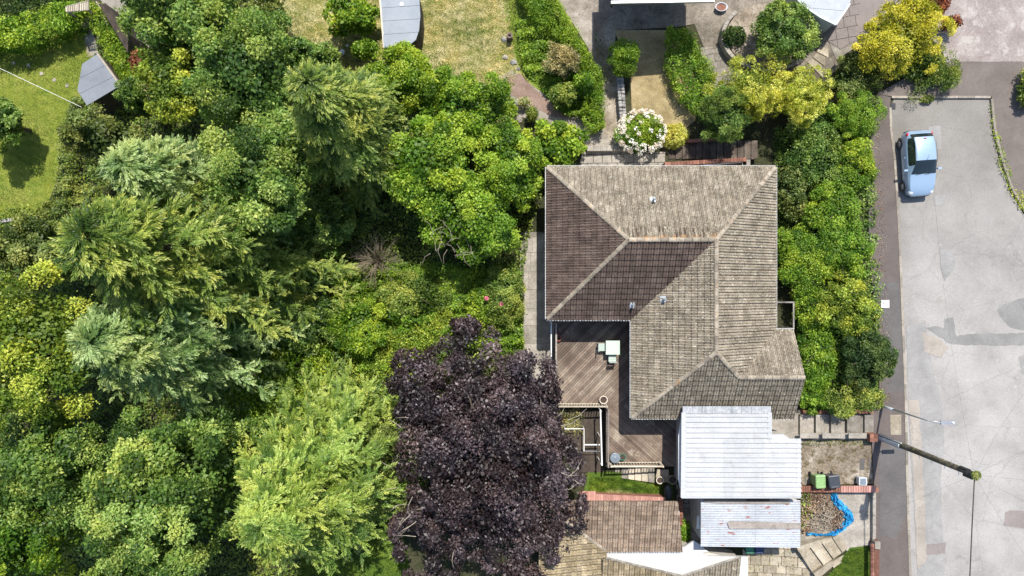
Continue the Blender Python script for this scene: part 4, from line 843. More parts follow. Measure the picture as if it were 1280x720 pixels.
# ------------------------------------------------------------------ steps and walls on the road side
s5 = thing('steps', 'broad concrete steps climbing from the house to the pavement beside the hedge', 'steps', G(1045, 530))
ed = [(1000, 1018), (1020, 1037), (1039, 1057), (1059, 1079), (1081, 1092)]
for i, (a, b) in enumerate(ed):
    z = T(G((a + b) / 2, 530)[0]) + .12; MB().prism([P(a, 518, z), P(b, 518, z), P(b, 542, z), P(a, 542, z)], z - .18, z).build('tread', M['conc'] if i < 3 else M['conc_d'], s5)
wl = thing('retaining_wall', 'red brick capped wall between the hedge and the broad concrete steps', 'wall', G(1062, 515))
for i in range(18):
    a = 1004 + i * 4.9; x = G(a, 515)[0]; z = T(x) + .35; MB().prism([P(a, 512.5, z), P(a + 4.5, 512.5, z), P(a + 4.5, 517, z), P(a, 517, z)], z - .45, z + R.uniform(-.004, .004)).build('brick', M['brick'], wl)
wl = thing('retaining_wall', 'pale concrete coping wall on the south side of the broad steps', 'wall', G(1045, 545))
for a, b in ((1000, 1027), (1028, 1060), (1061, 1088)):
    x = G((a + b) / 2, 545)[0]; z = T(x) + .42; MB().prism([P(a, 541.5, z), P(b, 541.5, z), P(b, 548, z), P(a, 548, z)], z - .10, z).build('coping_stone', M['conc'], wl)
MB().prism([G(a, b)[:2] for a, b in ((1001, 543), (1087, 543), (1087, 547.5), (1001, 547.5))], -1.3, lambda x, y: T(x) + .3).build('wall_core', M['conc_d'], wl)
pr = thing('gate_pier', 'short red brick pier at the foot of the telegraph pole', 'pier', G(1090, 545))
for k in range(7):
    for i in range(2):
        for j in range(2): x, y = P(1091, 547, .5); MB().box((x - .11 + i * .22, y - .11 + j * .22, .07 + k * .085), (.21, .21, .075)).build('brick', M['brick'], pr)
wl = thing('brick_wall', 'low brick wall that the wheelie bins stand along', 'wall', G(1045, 611))
n_ = 30
for i in range(n_):
    a = 1001 + i * 3.15; x = G(a, 611)[0]; z = T(x) + .45; MB().prism([P(a, 607.5, z), P(a + 2.8, 607.5, z), P(a + 2.8, 615.5, z), P(a, 615.5, z)], z - .075, z).build('brick', M['brick'] if i < 16 else M['brick_p'], wl)
MB().prism([G(a, b)[:2] for a, b in ((1001, 607), (1094, 607), (1094, 613), (1001, 613))], -1.3, lambda x, y: T(x) + .37).build('wall_core', M['brick'], wl)
wl = thing('brick_wall', 'brick wall with pale coping running south beside the pavement', 'wall', G(1093, 700))
for i in range(12):
    b = 680 + i * 5; MB().prism([P(1088.5, b, .62), P(1093, b, .62), P(1093, b + 4.6, .62), P(1088.5, b + 4.6, .62)], .545, .62).build('brick', M['brick'], wl)
MB().prism([P(1093.3, 677, .62), P(1100, 677, .62), P(1100, 686, .62), P(1093.3, 686, .62)], .3, .67).build('pier_cap', M['conc'], wl); MB().prism([P(1092, 675, .4), P(1098, 675, .4), P(1098, 750, .4), P(1092, 750, .4)], -.2, .5).build('wall_core', M['brick'], wl)
wl = thing('edging_wall', 'narrow white concrete edging between the apron and the pavement', 'wall', G(1092, 640))
for b in range(612, 678, 11): MB().prism([P(1091, b, .3), P(1095, b, .3), P(1095, b + 10.6, .3), P(1091, b + 10.6, .3)], -.1, .3 + R.uniform(-.01, .01)).build('edging_stone', M['conc'], wl)
s6 = thing('steps', 'slanting garden steps beside the bright lawn corner', 'steps', G(1030, 690))
base0 = [(998, 690), (1012, 685), (1026, 680), (1040, 675)]; base1 = [(1017, 716), (1029, 707), (1041, 699), (1053, 692)]
pa = [(997, 688), (1011.5, 683), (1026, 677.5), (1040, 672.5), (1048, 668)]; pb = [(1016, 718), (1029, 707), (1041, 698.5), (1052.5, 691), (1060, 684)]
for i in range(4):
    z = T(G(pb[i + 1][0], 690)[0]) + .08; MB().prism([P(pa[i][0] + .9, pa[i][1], z), P(pa[i + 1][0], pa[i + 1][1], z), P(pb[i + 1][0], pb[i + 1][1], z), P(pb[i][0] + .9, pb[i][1], z)], z - .3, z).build('tread', M['slab'], s6)
for pts, nm in (([(996, 684), (1018, 677), (1041, 671), (1043, 675.5), (1019, 682.5), (998, 689.5)], 'kerb_stone'), ([(1017, 717), (1039, 701), (1043, 706), (1022, 724)], 'kerb_stone'), ([(1039, 703), (1074, 682.5), (1077, 686), (1042, 710)], 'kerb_stone')):
    for k in range(1): z = .05 + T(18) + .25; MB().prism([P(a, b, z) for a, b in pts], z - .5, z + R.uniform(0, .03)).build(nm, M['slab'], s6)
cv = MB().prism([G(a, b)[:2] for a, b in [(1075, 573), (1088, 573), (1088, 587), (1074, 587)]], lambda x, y: T(x) + .02, lambda x, y: T(x) + .05); cv.top('painted_shadow_square', M['path_dark'], 'dark square painted as a cast shadow on the mossy ground by the pole', 'cover')  # thin dark square standing in for a cast shadow, no real cover here
sl_ = MB().prism([G(a, b)[:2] for a, b in [(1006, 596), (1017, 596), (1017, 604), (1006, 604)]], lambda x, y: T(x) + .02, lambda x, y: T(x) + .09); sl_.top('loose_slab', M['conc_d'], 'small grey slab lying left of the green wheelie bin', 'slab')
# wheelie bins
def wheelie(px, py, ang, mt, label, w_=.50, d_=.58, h_=1.0, group='wheelie bins by the brick wall', lid=None):
    zt = T(G(px, py)[0]); x, y = P(px, py, zt + h_); b = T(x); q = thing('wheelie_bin', label, 'bin', (x, y, b), group); X = Matrix.Translation((x, y, b)) @ Matrix.Rotation(ang, 4, 'Z')
    def put(nm, m, mat, sm=False): m.v = [tuple(X @ Vector(p)) for p in m.v]; return m.build(nm, mat, q, sm)
    m = MB(); vs = [(-w_ * .38, -d_ * .36, .06), (w_ * .38, -d_ * .36, .06), (w_ * .38, d_ * .3, .06), (-w_ * .38, d_ * .3, .06), (-w_ * .47, -d_ * .47, h_ * .93), (w_ * .47, -d_ * .47, h_ * .93), (w_ * .47, d_ * .45, h_ * .96), (-w_ * .47, d_ * .45, h_ * .96)]
    m.add(vs, [(3, 2, 1, 0), (4, 5, 6, 7), (0, 1, 5, 4), (1, 2, 6, 5), (2, 3, 7, 6), (3, 0, 4, 7)]); put('body', m, M[mt])
    l = MB(); a, c = w_ / 2, d_ / 2; rim = [(-a, -c * .8), (-a * .8, -c), (a * .8, -c), (a, -c * .8), (a, c), (-a, c)]; n = 6
    vs = [(p[0], p[1], h_ * .94) for p in rim] + [(p[0], p[1], h_ * .97) for p in rim] + [(p[0] * .84, p[1] * .84, h_ * 1.0) for p in rim] + [(p[0] * .68, p[1] * .68, h_ * .985) for p in rim]
    fs = [tuple(range(6))[::-1]] + [(k * 6 + i, k * 6 + (i + 1) % 6, (k + 1) * 6 + (i + 1) % 6, (k + 1) * 6 + i) for k in range(3) for i in range(6)] + [tuple(range(18, 24))]
    l.add(vs, fs); put('lid', l, M[lid or mt])
    put('handle', MB().tube([(-w_ * .4, d_ * .5 + .03, h_ * .95), (w_ * .4, d_ * .5 + .03, h_ * .95)], .02, 6), M[mt])
    for s in (-1, 1): put('wheel', MB().tube([(s * w_ * .36, d_ * .38, .1), (s * (w_ * .36 + .06), d_ * .38, .1)], .1, 12), M['rubber'])
wheelie(1027.5, 603.5, .03, 'gbin', 'pale green wheelie bin beside the brick wall', .56, .74, .95); wheelie(1045, 603.5, .12, 'dbin', 'black wheelie bin next to the green one', .62, .72, 1.0)
wheelie(938, 686, 0, 'gbin2', 'dark green wheelie bin half hidden under the outhouse eave', .5, .6, .9, group='bins under the outhouse eave'); wheelie(950, 686, 0, 'nbin', 'navy wheelie bin half hidden under the outhouse eave', .5, .6, .9, group='bins under the outhouse eave')
x, y, z = G(1079, 602); zt = z + .42; x, y = P(1079, 602, zt); q = thing('recycling_box', 'small light grey box with a dark square lid on the brick wall end', 'box', (x, y, z))
m = MB(); m.lathe((x, y, z), [(.26, 0), (.31, .36), (.31, .40), (.10, .40)], 4); m.v = [tuple(Matrix.Translation((x, y, 0)) @ Matrix.Rotation(math.pi / 4, 4, 'Z') @ (Vector(p) - Vector((x, y, 0)))) for p in m.v]; m.build('box_body', M['lgrey'], q)
MB().box((x, y, z + .42), (.30, .34, .04)).build('lid', M['slateg'], q)
# debris pile and blue tarp
m = MB(); cx, cy, cz = G(1024, 640)
for i in range(420):
    a = R.uniform(0, 6.28); rr = R.random() ** .6; x = cx + math.cos(a) * rr * 1.05; y = cy + math.sin(a) * rr * 1.15; z = T(x) + .06 + .40 * (1 - rr) * R.random(); b = R.uniform(0, 6.28); L = R.uniform(.12, .6)
    m.tube([(x, y, z), (x + math.cos(b) * L * .5, y + math.sin(b) * L * .5, z + R.uniform(-.03, .10)), (x + math.cos(b) * L, y + math.sin(b) * L, z + R.uniform(-.05, .08))], [R.uniform(.008, .022)] * 2 + [.006], 4, False)
m.top('branch_pile', TWIG, 'heap of dry cut branches in the bed beside the rusty outhouse', 'branches', kind='stuff')
cover('dead_leaves', 'brown leaf litter under the heap of cut branches', [(1001, 612), (1036, 612), (1052, 640), (1048, 660), (1001, 664)], 'litter', 2600, .10, .22, cat_='leaf litter')
cover('dry_stalks', 'green and straw stalks at the edge of the branch heap', [(1001, 610), (1010, 612), (1012, 640), (1002, 664)], 'cyp', 160, .18, .2, cat_='plant litter')
def tarp():
    cl = [(1040, 612, 3), (1042, 622, 6), (1049, 632, 9), (1057, 640, 9), (1061, 648, 7), (1056, 654, 6), (1050, 659, 5), (1043, 665, 4), (1030, 667.5, 1.6), (1018, 667, 1.8), (1004, 666, 2.2)]; vs = []; nw = 8; pts = []
    for i in range(len(cl) - 1):
        for k in range(5): t = k / 5; pts.append([cl[i][j] * (1 - t) + cl[i + 1][j] * t for j in range(3)])
    for i, (a, b, w_) in enumerate(pts):
        c = Vector(G(a, b)); n2 = pts[min(i + 1, len(pts) - 1)]; p2 = pts[max(i - 1, 0)]; d = Vector((n2[0] - p2[0], -(n2[1] - p2[1]), 0)).normalized(); s = Vector((-d.y, d.x, 0))
        for k in range(nw + 1):
            t = k / nw * 2 - 1; q = c + s * t * w_ * .045 * .6; q.z = T(q.x) + .06 + .20 * (1 - t * t) * min(1, w_ / 6) + R.uniform(0, .13) + .07 * math.sin(i * 1.7 + k * 2.2); q.x += R.uniform(-.05, .05); q.y += R.uniform(-.05, .05); vs.append(tuple(q))
    fs = [(i * (nw + 1) + k, i * (nw + 1) + k + 1, (i + 1) * (nw + 1) + k + 1, (i + 1) * (nw + 1) + k) for i in range(len(pts) - 1) for k in range(nw)]
    MB().add(vs, fs).top('tarpaulin', M['tarp'], 'crumpled blue tarpaulin curving round the heap of cut branches', 'tarpaulin')
tarp()
# ------------------------------------------------------------------ telegraph pole, wires, street lamp
bx_, by_ = G(1098, 545)[:2]; ZP = 8.0
tp = thing('telegraph_pole', 'tall mossy wooden telegraph pole at the pavement edge with wires fanning from its top', 'telegraph pole', (bx_, by_, 0))
POLE = ground('pole_wood', [(.035, .03, .022), (.10, .085, .06), (.20, .18, .13)], 2.5, 10, .4, .5, 30, spots=[(3, .56, (.17, .17, .06), .7)])
MB().tube([(bx_, by_, -.2), (bx_, by_, 2), (bx_, by_, 5), (bx_, by_, ZP)], [.17, .16, .145, .125], 14).build('pole', POLE, tp, True)
for i, s in enumerate((-1, 1)): MB().tube([(bx_ - .10, by_ + s * .15, 0), (bx_ - .10, by_ + s * .15, 2.4)], .045, 8).build('cable_guard', M['pmetal'], tp)
MB().box((bx_ - .17, by_, 1.15), (.05, .16, 2.3)).build('cable_guard', M['lgrey'], tp)
for i in range(9):
    s = 1 if i % 2 else -1; z = 2.9 + i * .5; MB().tube([(bx_ - .05, by_ + s * .12, z), (bx_ - .05, by_ + s * .27, z)], .014, 5).build('step_bolt', M['grey'], tp)
hd = MB(); hd.tube([(bx_ - .16, by_ + .12, 7.2), (bx_ - .16, by_ + .12, 7.75)], .12, 8); hd.build('junction_box', M['black'], tp); MB().tube([(bx_ + .02, by_ - .18, 7.2), (bx_ + .02, by_ - .18, 7.7)], .10, 8).build('junction_box', M['black'], tp)
MB().lathe((bx_, by_, ZP - .12), [(.15, 0), (.17, .1), (.12, .16), (.02, .18)], 12).build('pole_cap', ground('pole_moss', [(.12, .13, .03), (.25, .26, .08)], 6, 20, .4, .6, 30), tp, True)
leafmesh('moss', LM['olive'], *[np.array(q) for q in (lambda n, d: (np.array([bx_, by_, ZP + .02]) + d * np.array([.17, .17, .07]), d, d + [0, 0, 1], np.full(n, .07), np.full(n, .05), NR.random(n)))(160, rdir(160))], parent=tp)
def wire(a, b, sag, r, label, mt='rubber', nm='overhead_wire'):
    a = Vector(a); b = Vector(b); pts = [a.lerp(b, t / 14) - Vector((0, 0, sag * 4 * (t / 14) * (1 - t / 14))) for t in range(15)]
    MB().tube(pts, r, 5).top(nm, M[mt], label, 'wire')
top_ = (bx_, by_, 7.9)
WIRE = MATW = None
wire(top_, (bx_ + .05, by_ - 32, 7.4), .5, .026, 'thick dark overhead cable running south from the telegraph pole', 'wood_d')
for (a, b, z), lb in (((1168, 240, 4.2), 'thin overhead wire running north from the pole above the road towards the small car'), ((1062, 470, 2.2), 'thin overhead wire from the pole to the hedge side of the house'), ((1000, 700, 2.2), 'thin overhead wire from the pole down to the outhouse roof'),
                      ((1330, 430, 6.5), 'thin overhead wire fanning up and right from the pole'), ((1400, 520, 6.5), 'thin overhead wire leaving the pole to the right, second from the top'), ((1400, 618, 6.5), 'thin overhead wire running nearly level right from the pole'), ((1400, 690, 6.5), 'thin overhead wire sloping down to the right from the pole'), ((1330, 760, 6.5), 'lowest thin overhead wire falling down and right from the pole')):
    wire(top_, PZ(a, b, z), .35, .003, lb)
wire(PZ(-60, 57, .8), PZ(102, 134, -.6), .1, .010, 'white washing line stretched across the left lawn to the grey summerhouse', 'white', 'washing_line')
lx, ly = G(1101, 507)[:2]; lh = P(1176, 529, 5.0)
lp = thing('street_lamp', 'slim pale street lamp leaning its long arm over the road from the hedge', 'street lamp', (lx, ly, 0))
h5 = Vector((*P(1176, 528.5, 4.6), 4.6)); h6 = Vector((*P(1195, 528, 4.62), 4.62)); l0 = Vector((lx, ly, 0)); p1 = Vector((*P(1101 + 30, 507 + 8.6, 1.9), 1.9))
tipz = 4.5; mid = Vector((lx, ly, 3.6))
MB().tube([l0, (lx, ly, 1.2)], [.085, .075], 10).build('column_base', M['pmetal'], lp, True)
MB().tube([(lx, ly, 1.2), (lx, ly, 4.2), (lx + .03, ly, 4.45), (lx + .14, ly, 4.58), tuple(h5)], [.055, .042, .040, .038, .034], 8).build('column', M['pmetal'], lp, True)
d = (h6 - h5); m = MB(); m.box(h5 + d * .45, (d.length * .95, .19, .10), math.atan2(d.y, d.x)); hh = m.build('lamp_head', M['grey'], lp); MB().lathe(h5 + d * .75 + Vector((0, 0, .05)), [(.05, 0), (.05, .05), (.02, .07)], 10).build('photocell', M['white'], hh)
MB().box(h5 + d * .45 - Vector((0, 0, .06)), (d.length * .7, .15, .03), math.atan2(d.y, d.x)).build('lens', M['glassd'], hh)
# ------------------------------------------------------------------ car
def car():
    cx, cy = 22.72, 6.97; L = 3.66; wid = 1.64; X = Matrix.Translation((cx, cy, .012)) @ Matrix.Rotation(rad(4.0), 4, 'Z')      # local +y = rear, -y = nose
    c = thing('parked_car', 'small pale blue three door hatchback parked against the left kerb', 'car', (cx, cy, .012))
    BL = plain('car_paint', (.29, .40, .53), .32, .25, .5, .03, 1.0); GL = plain('car_glass', (.012, .02, .024), .05, 0, .9, .05); GR = plain('car_trim', (.03, .032, .035), .5); RED = plain('tail_lamp', (.45, .02, .02), .2); LG = plain('head_lamp', (.55, .58, .60), .12, .2, .8); AL = plain('alloy', (.45, .46, .47), .3, .7)
    # stations: y, half width at belt, lower z, belt z, roof z, roof half width
    st = [(-1.83, .42, .34, .50, .52, .36), (-1.77, .58, .22, .60, .63, .52), (-1.62, .69, .18, .67, .73, .62), (-1.35, .765, .17, .74, .83, .68), (-1.05, .80, .17, .79, .90, .70), (-.80, .815, .17, .83, .96, .70), (-.66, .82, .17, .85, 1.00, .69),
          (-.42, .82, .17, .87, 1.17, .64), (-.18, .82, .17, .88, 1.32, .60), (.04, .82, .17, .89, 1.39, .58), (.40, .82, .17, .90, 1.42, .575), (.80, .82, .17, .91, 1.41, .565), (1.12, .81, .17, .92, 1.37, .55), (1.34, .79, .17, .93, 1.29, .53), (1.56, .745, .18, .93, 1.08, .55), (1.68, .69, .20, .90, .97, .54), (1.78, .58, .26, .78, .82, .46), (1.83, .42, .34, .62, .66, .34)]
    rows = []
    for y, hw, zl, zb, zr, rw in st:
        green = zr - zb > .14
        prof = [(0, zl), (hw * .80, zl), (hw * .97, zl + .10), (hw * 1.0, zl + (zb - zl) * .45), (hw * .985, zl + (zb - zl) * .80), (hw * .945, zb)]
        prof += [(hw * .92, zb + .02), (rw + (hw * .92 - rw) * .45, zb + (zr - zb) * .55), (rw, zr - (zr - zb) * .14), (rw * .88, zr - .012), (rw * .5, zr + (.012)), (0, zr + .018)]
        rows.append([(x, y, z) for x, z in prof])
    n = len(rows[0]); verts = []; faces = {'body': [], 'windscreen': [], 'rear_window': [], 'side_window': [], 'sw2': [], 'roof': []}
    for r_ in rows: verts += r_
    for r_ in rows: verts += [(-x, y, z) for x, y, z in r_]
    ns = len(rows)
    for side in (0, 1):
        b0 = side * ns * n
        for i in range(ns - 1):
            for j in range(n - 1):
                f = (b0 + i * n + j, b0 + i * n + j + 1, b0 + (i + 1) * n + j + 1, b0 + (i + 1) * n + j)
                if side == 0: f = f[::-1]
                k = 'body'
                if j >= 8 and 6 <= i <= 8: k = 'windscreen'
                elif j >= 7 and i in (13,): k = 'rear_window'
                elif j in (6, 7) and 8 <= i <= 10: k = 'side_window' if side == 0 else 'sw2'
                elif j in (6, 7) and 11 <= i <= 12: k = 'side_window' if side == 0 else 'sw2'
                faces[k].append(f)
    bodyo = None; wv = [tuple(X @ Vector(p)) for p in verts]
    for k, fs in faces.items():
        if not fs: continue
        used = sorted({i for f in fs for i in f}); mp = {u: i for i, u in enumerate(used)}; m = MB(); m.add([wv[u] for u in used], [tuple(mp[i] for i in f) for f in fs])
        o = m.build({'sw2': 'side_window'}.get(k, k), BL if k in ('body', 'roof') else GL, c, True)
        bmm = bmesh.new(); bmm.from_mesh(o.data); bmesh.ops.remove_doubles(bmm, verts=bmm.verts[:], dist=.0005); bmesh.ops.recalc_face_normals(bmm, faces=bmm.faces[:]); bmm.to_mesh(o.data); bmm.free()
        if k == 'body':
            sb = o.modifiers.new('sub', 'SUBSURF'); sb.levels = 1; sb.render_levels = 1; sb.boundary_smooth = 'PRESERVE_CORNERS'; bodyo = o
    def put(nm, m, mat, par=None, sm=True): m.v = [tuple(X @ Vector(p)) for p in m.v]; return m.build(nm, mat, par or c, sm)
    for sx in (-1, 1):
        for y in (-1.22, 1.20):
            t = put('tyre', MB().tube([(sx * .64, y, .27), (sx * .66, y, .27), (sx * .80, y, .27), (sx * .825, y, .27)], [.24, .275, .275, .25], 20), GR); t.name = 'wheel'
            put('rim', MB().tube([(sx * .80, y, .27), (sx * .84, y, .27)], [.17, .15], 14), AL, t)
            for k in range(6): a = k * math.pi / 3; put('spoke', MB().box((sx * .846, y + math.cos(a) * .09, .27 + math.sin(a) * .09), (.012, .03, .14), m=Matrix.Rotation(-a + math.pi / 2, 4, 'X')), GR, t, False)
            # arch lip
            ar = [(sx * (.80 if abs(y) > 0 else 0), y + .33 * math.cos(q), .27 + .33 * math.sin(q)) for q in np.linspace(-.1, math.pi + .1, 10)]; put('wheel_arch', MB().tube(ar, .022, 5), GR)
        hl = put('headlight', MB().lathe((sx * .56, -1.60, .60), [(.15, 0), (.145, .06), (.09, .11), (.02, .13)], 12, 1, 1.05), LG); 
        put('tail_light', MB().lathe((sx * .66, 1.55, .80), [(.10, 0), (.10, .10), (.07, .15), (.01, .16)], 10, .75, 1.3), RED)
        mo = put('wing_mirror', MB().box((sx * .94, -.40, .93), (.20, .10, .12)), BL, None, False); put('mirror_stalk', MB().box((sx * .82, -.40, .90), (.12, .04, .03)), GR, mo, False)
    put('bumper_trim', MB().tube([(-.60, -1.76, .38), (-.35, -1.84, .36), (.35, -1.84, .36), (.60, -1.76, .38)], .045, 6), GR)
    put('grille', MB().tube([(-.25, -1.825, .47), (.25, -1.825, .47)], .028, 6), GR)
    put('bumper_trim', MB().tube([(-.60, 1.76, .45), (-.35, 1.83, .45), (.35, 1.83, .45), (.60, 1.76, .45)], .06, 6), GR)
    put('aerial', MB().tube([(0, .05, 1.42), (0, .30, 1.62)], .008, 4), GR); put('wiper', MB().tube([(-.45, -.70, 1.0), (.10, -.62, 1.045)], .012, 4), GR); put('wiper', MB().tube([(.05, -.72, 1.0), (.5, -.62, 1.03)], .012, 4), GR)
    put('high_brake_light', MB().box((0, 1.24, 1.385), (.12, .05, .02)), RED)
    put('number_plate', MB().box((0, -1.842, .40), (.50, .015, .11)), M['white'], None, False); put('number_plate', MB().box((0, 1.845, .50), (.50, .015, .11)), plain('yellow_plate', (.7, .55, .05), .4), None, False)
    for sx in (-1, 1): put('door_line', MB().tube([(sx * .835, -.62, .25), (sx * .83, -.62, .55), (sx * .80, -.60, .86)], .006, 4), GR); put('door_line', MB().tube([(sx * .835, .45, .25), (sx * .83, .47, .55), (sx * .80, .48, .88)], .006, 4), GR); put('door_handle', MB().box((sx * .835, .32, .76), (.02, .14, .03)), BL)
    for sx in (-1, 1): put('gutter_strip', MB().tube([(sx * .60, -.10, 1.345), (sx * .585, .4, 1.405), (sx * .575, 1.1, 1.36)], .01, 4), GR)
car()
cv = MB().prism([G(a, b)[:2] for a, b in [(1113, 129), (1119, 129), (1119, 137), (1113, 137)]], .02, .03); cv.top('drain_grate', M['black'], 'dark drain grate in the shaded corner of the road', 'drain')
# ------------------------------------------------------------------ garden buildings
def felt_building(name, label, pts_px, zt, hgt, mat, lines, cat_, trimm=None, trim_edges=(), wallm='wood_d', strips=None):
    pw = [P(a, b, zt) for a, b in pts_px]; cx = sum(p[0] for p in pw) / len(pw); cy = sum(p[1] for p in pw) / len(pw); b = T(cx); q = thing(name, label, cat_, (cx, cy, b))
    ins = [(cx + (x - cx) * .93, cy + (y - cy) * .93) for x, y in pw]; MB().prism(ins, b - .2, zt - .06).build('wall', M[wallm], q)
    a0, a1 = lines                                                # direction of felt laps given in pixels, strips across
    d = Vector((a1[0] - a0[0], -(a1[1] - a0[1]))).normalized(); nrm = Vector((-d.y, d.x)); pr_ = [Vector(p).dot(nrm) for p in pw]; lo, hi = min(pr_), max(pr_); k = strips or 3
    for i in range(k):
        s0 = lo + (hi - lo) * i / k; s1 = lo + (hi - lo) * (i + 1) / k - .022; big = [d * -30 + nrm * s0, d * 30 + nrm * s0, d * 30 + nrm * s1, d * -30 + nrm * s1]; c = clip([tuple(v) for v in big], pw)
        if len(c) >= 3: MB().prism(c, zt - .06, zt + .010 * (k - i)).build('felt_strip', mat, q)
    for e in trim_edges:
        a, b2 = Vector((*pw[e], zt + .0)), Vector((*pw[(e + 1) % len(pw)], zt + .0)); MB().box(((a.x + b2.x) / 2, (a.y + b2.y) / 2, zt - .02), ((b2 - a).length, .09, .15), math.atan2(b2.y - a.y, b2.x - a.x)).build('bargeboard', M[trimm or 'wood_l'], q)
    return q
felt_building('summerhouse', 'five sided grey felt roofed summerhouse in the corner of the left lawn', [(122, 67), (151, 107), (109, 132), (97, 113), (103, 80)], -1.8 if False else -1.9, 2.2, M['felt'], ((104, 118), (146, 97)), 'summerhouse', 'wood_l', (0,), strips=3)
sp = [(472, -40), (515, -40)] + [(524, -5), (525.5, 20), (524, 38), (520, 50), (513, 56), (498, 58.5), (480, 60)]
q = felt_building('garden_shed', 'pale grey felt roofed shed with a rounded corner on the dry lawn', sp, -1.0, 2, M['felt2'], ((476, 34), (522, 31)), 'shed', 'wood_l', (8,), strips=6)
x, y = P(502, 5, -.9); MB().lathe((x, y, -.98), [(.11, 0), (.11, .05), (.02, .07)], 12).build('roof_vent', M['white'], q)
q = felt_building('outbuilding', 'pale grey panelled roof with a pointed corner beside the round bed', [(985, -14), (1072, -40), (1062, 5), (1044.5, 31), (1026, 22), (1000, 5)], .9, 2.2, M['ply'], ((1000, 8), (1062, 13)), 'outbuilding', 'lgrey', (2, 3, 4), 'lgrey', strips=4)
q = thing('building', 'grey roof edge of the house at the top above the dark drive', 'building', (*P(830, -10, 2.6), T(8))); MB().prism([P(a, b, 2.6) for a, b in [(764, -90), (893, -90), (893, 1.0), (764, 2.8)]], 2.45, 2.6).build('roof', M['felt'], q); MB().prism([P(a, b, 2.6) for a, b in [(764, 1.8), (893, -.2), (893, 2.0), (764, 4.0)]], 2.44, 2.62).build('gutter', M['grey'], q)
MB().prism([P(a, b, 2.4) for a, b in [(772, -120), (885, -120), (885, -62), (772, -62)]], -2, 2.44).build('wall', M['wall'], q); MB().tube([PZ(766, 3, 2.5), PZ(763, 7, 2.3), PZ(765, 10, 2.0)], .04, 6).build('downpipe', M['black'], q)
q = thing('lean_to', 'narrow dark slatted lean-to roof behind the second hedge at top left', 'outbuilding', (*P(145, 35, -2), T(-22)))
for i in range(9):
    f = i / 9; g_ = (i + .92) / 9; A0 = np.array([123, 5]); A1 = np.array([160, 66]); B0 = np.array([131, 2]); B1 = np.array([160, 55]); B0 = np.array([132, 4])
    c = [A0 + (B0 - A0) * f, A1 + (np.array([160, 40]) - A1) * f, A1 + (np.array([160, 40]) - A1) * g_, A0 + (B0 - A0) * g_]; z = -2.0 + .04 * i
    MB().prism([P(a, b, z) for a, b in c], z - .05, z).build('roof_board', M['wood_d'], q)
MB().prism([P(a, b, -2.2) for a, b in [(125, 6), (134, 6), (160, 42), (159, 62)]], -4.6, -2.15).build('wall', M['wood_d'], q)
fn = thing('timber_fence', 'pale timber fence along the right side of the second hedge', 'fence', G(140, 30))
for i in range(16): t = i / 16; a, b = 122 + 14 * t, 4 + 29 * t; x, y = P(a, b, -2.9); MB().box((x, y, -3.6), (.16, .04, 1.6), rad(-62)).build('fence_board', M['wood_l'], fn)
pg = thing('pergola', 'pale slatted pergola top at the upper left edge', 'pergola', G(98, 8))
for i in range(13):
    t = i / 12; a = 82 + 27 * t; MB().prism([P(a, 9 - 7 * t, -2.0), P(a + 1.3, 9 - 7 * t, -2.0), P(a - 1 + 2.5, 14.5 - 2 * t, -2.0), P(a - 1 + 1.2, 14.5 - 2 * t, -2.0)], -2.1, -2.0).build('slat', M['wood_l'], pg)
for t0_, t1_ in (((82, 9), (111, 1)), ((83, 15), (111, 12))): MB().tube([PZ(*t0_, -2.12), PZ(*t1_, -2.12)], .05, 4).build('beam', M['wood_l'], pg)
for a, b in ((84, 14), (109, 12)): x, y = P(a, b, -2.2); MB().box((x, y, (-2.2 + T(x)) / 2), (.09, .09, -2.2 - T(x))).build('post', M['wood_g'], pg)
# bench beyond, seat table
x, y, z = G(163, 54, .45); bq = thing('bench', 'small pale slatted bench on the patio right of the lean-to', 'bench', (x, y, T(x)))
for i in range(4): MB().box((x - .18 + i * .12, y + .05 * i, z), (.09, 1.25, .04), rad(25)).build('seat_slat', M['wood_l'], bq)
for s in (-1, 1): MB().box((x + s * -.22, y + s * .48, z - .22), (.4, .06, .42), rad(25)).build('leg', M['wood_g'], bq)
x, y, z = G(101, 26, .7); bq = thing('garden_chair', 'whitish garden chair at the top end of the left garden path', 'chair', (x, y, T(x)))
for i in range(5): MB().box((x - .28 + i * .13, y, z - .25), (.11, .5, .035), rad(15)).build('seat_slat', M['wood_l'], bq)
MB().box((x, y + .3, z), (.7, .05, .5), rad(15)).build('backrest', M['wood_l'], bq)
for a in (-1, 1):
    for b in (-1, 1): MB().box((x + a * .26, y + b * .2, z - .48), (.06, .06, .45), rad(15)).build('leg', M['wood_g'], bq)
for i, ((a, b), lb) in enumerate(zip([(17, 79), (36, 82), (52, 92), (68, 100), (84, 107)], ['leftmost stepping stone of the row across the left lawn', 'second stepping stone from the left, just above the washing line', 'middle stepping stone of the row across the left lawn', 'fourth stepping stone from the left, nearing the summerhouse', 'stepping stone nearest the summerhouse'])):
    MB().box(G(a, b, .035), (.21, .20, .05), R.uniform(0, 1)).top('stepping_stone', M['conc'], lb, 'stepping stone', 'stepping stones across the lawn')
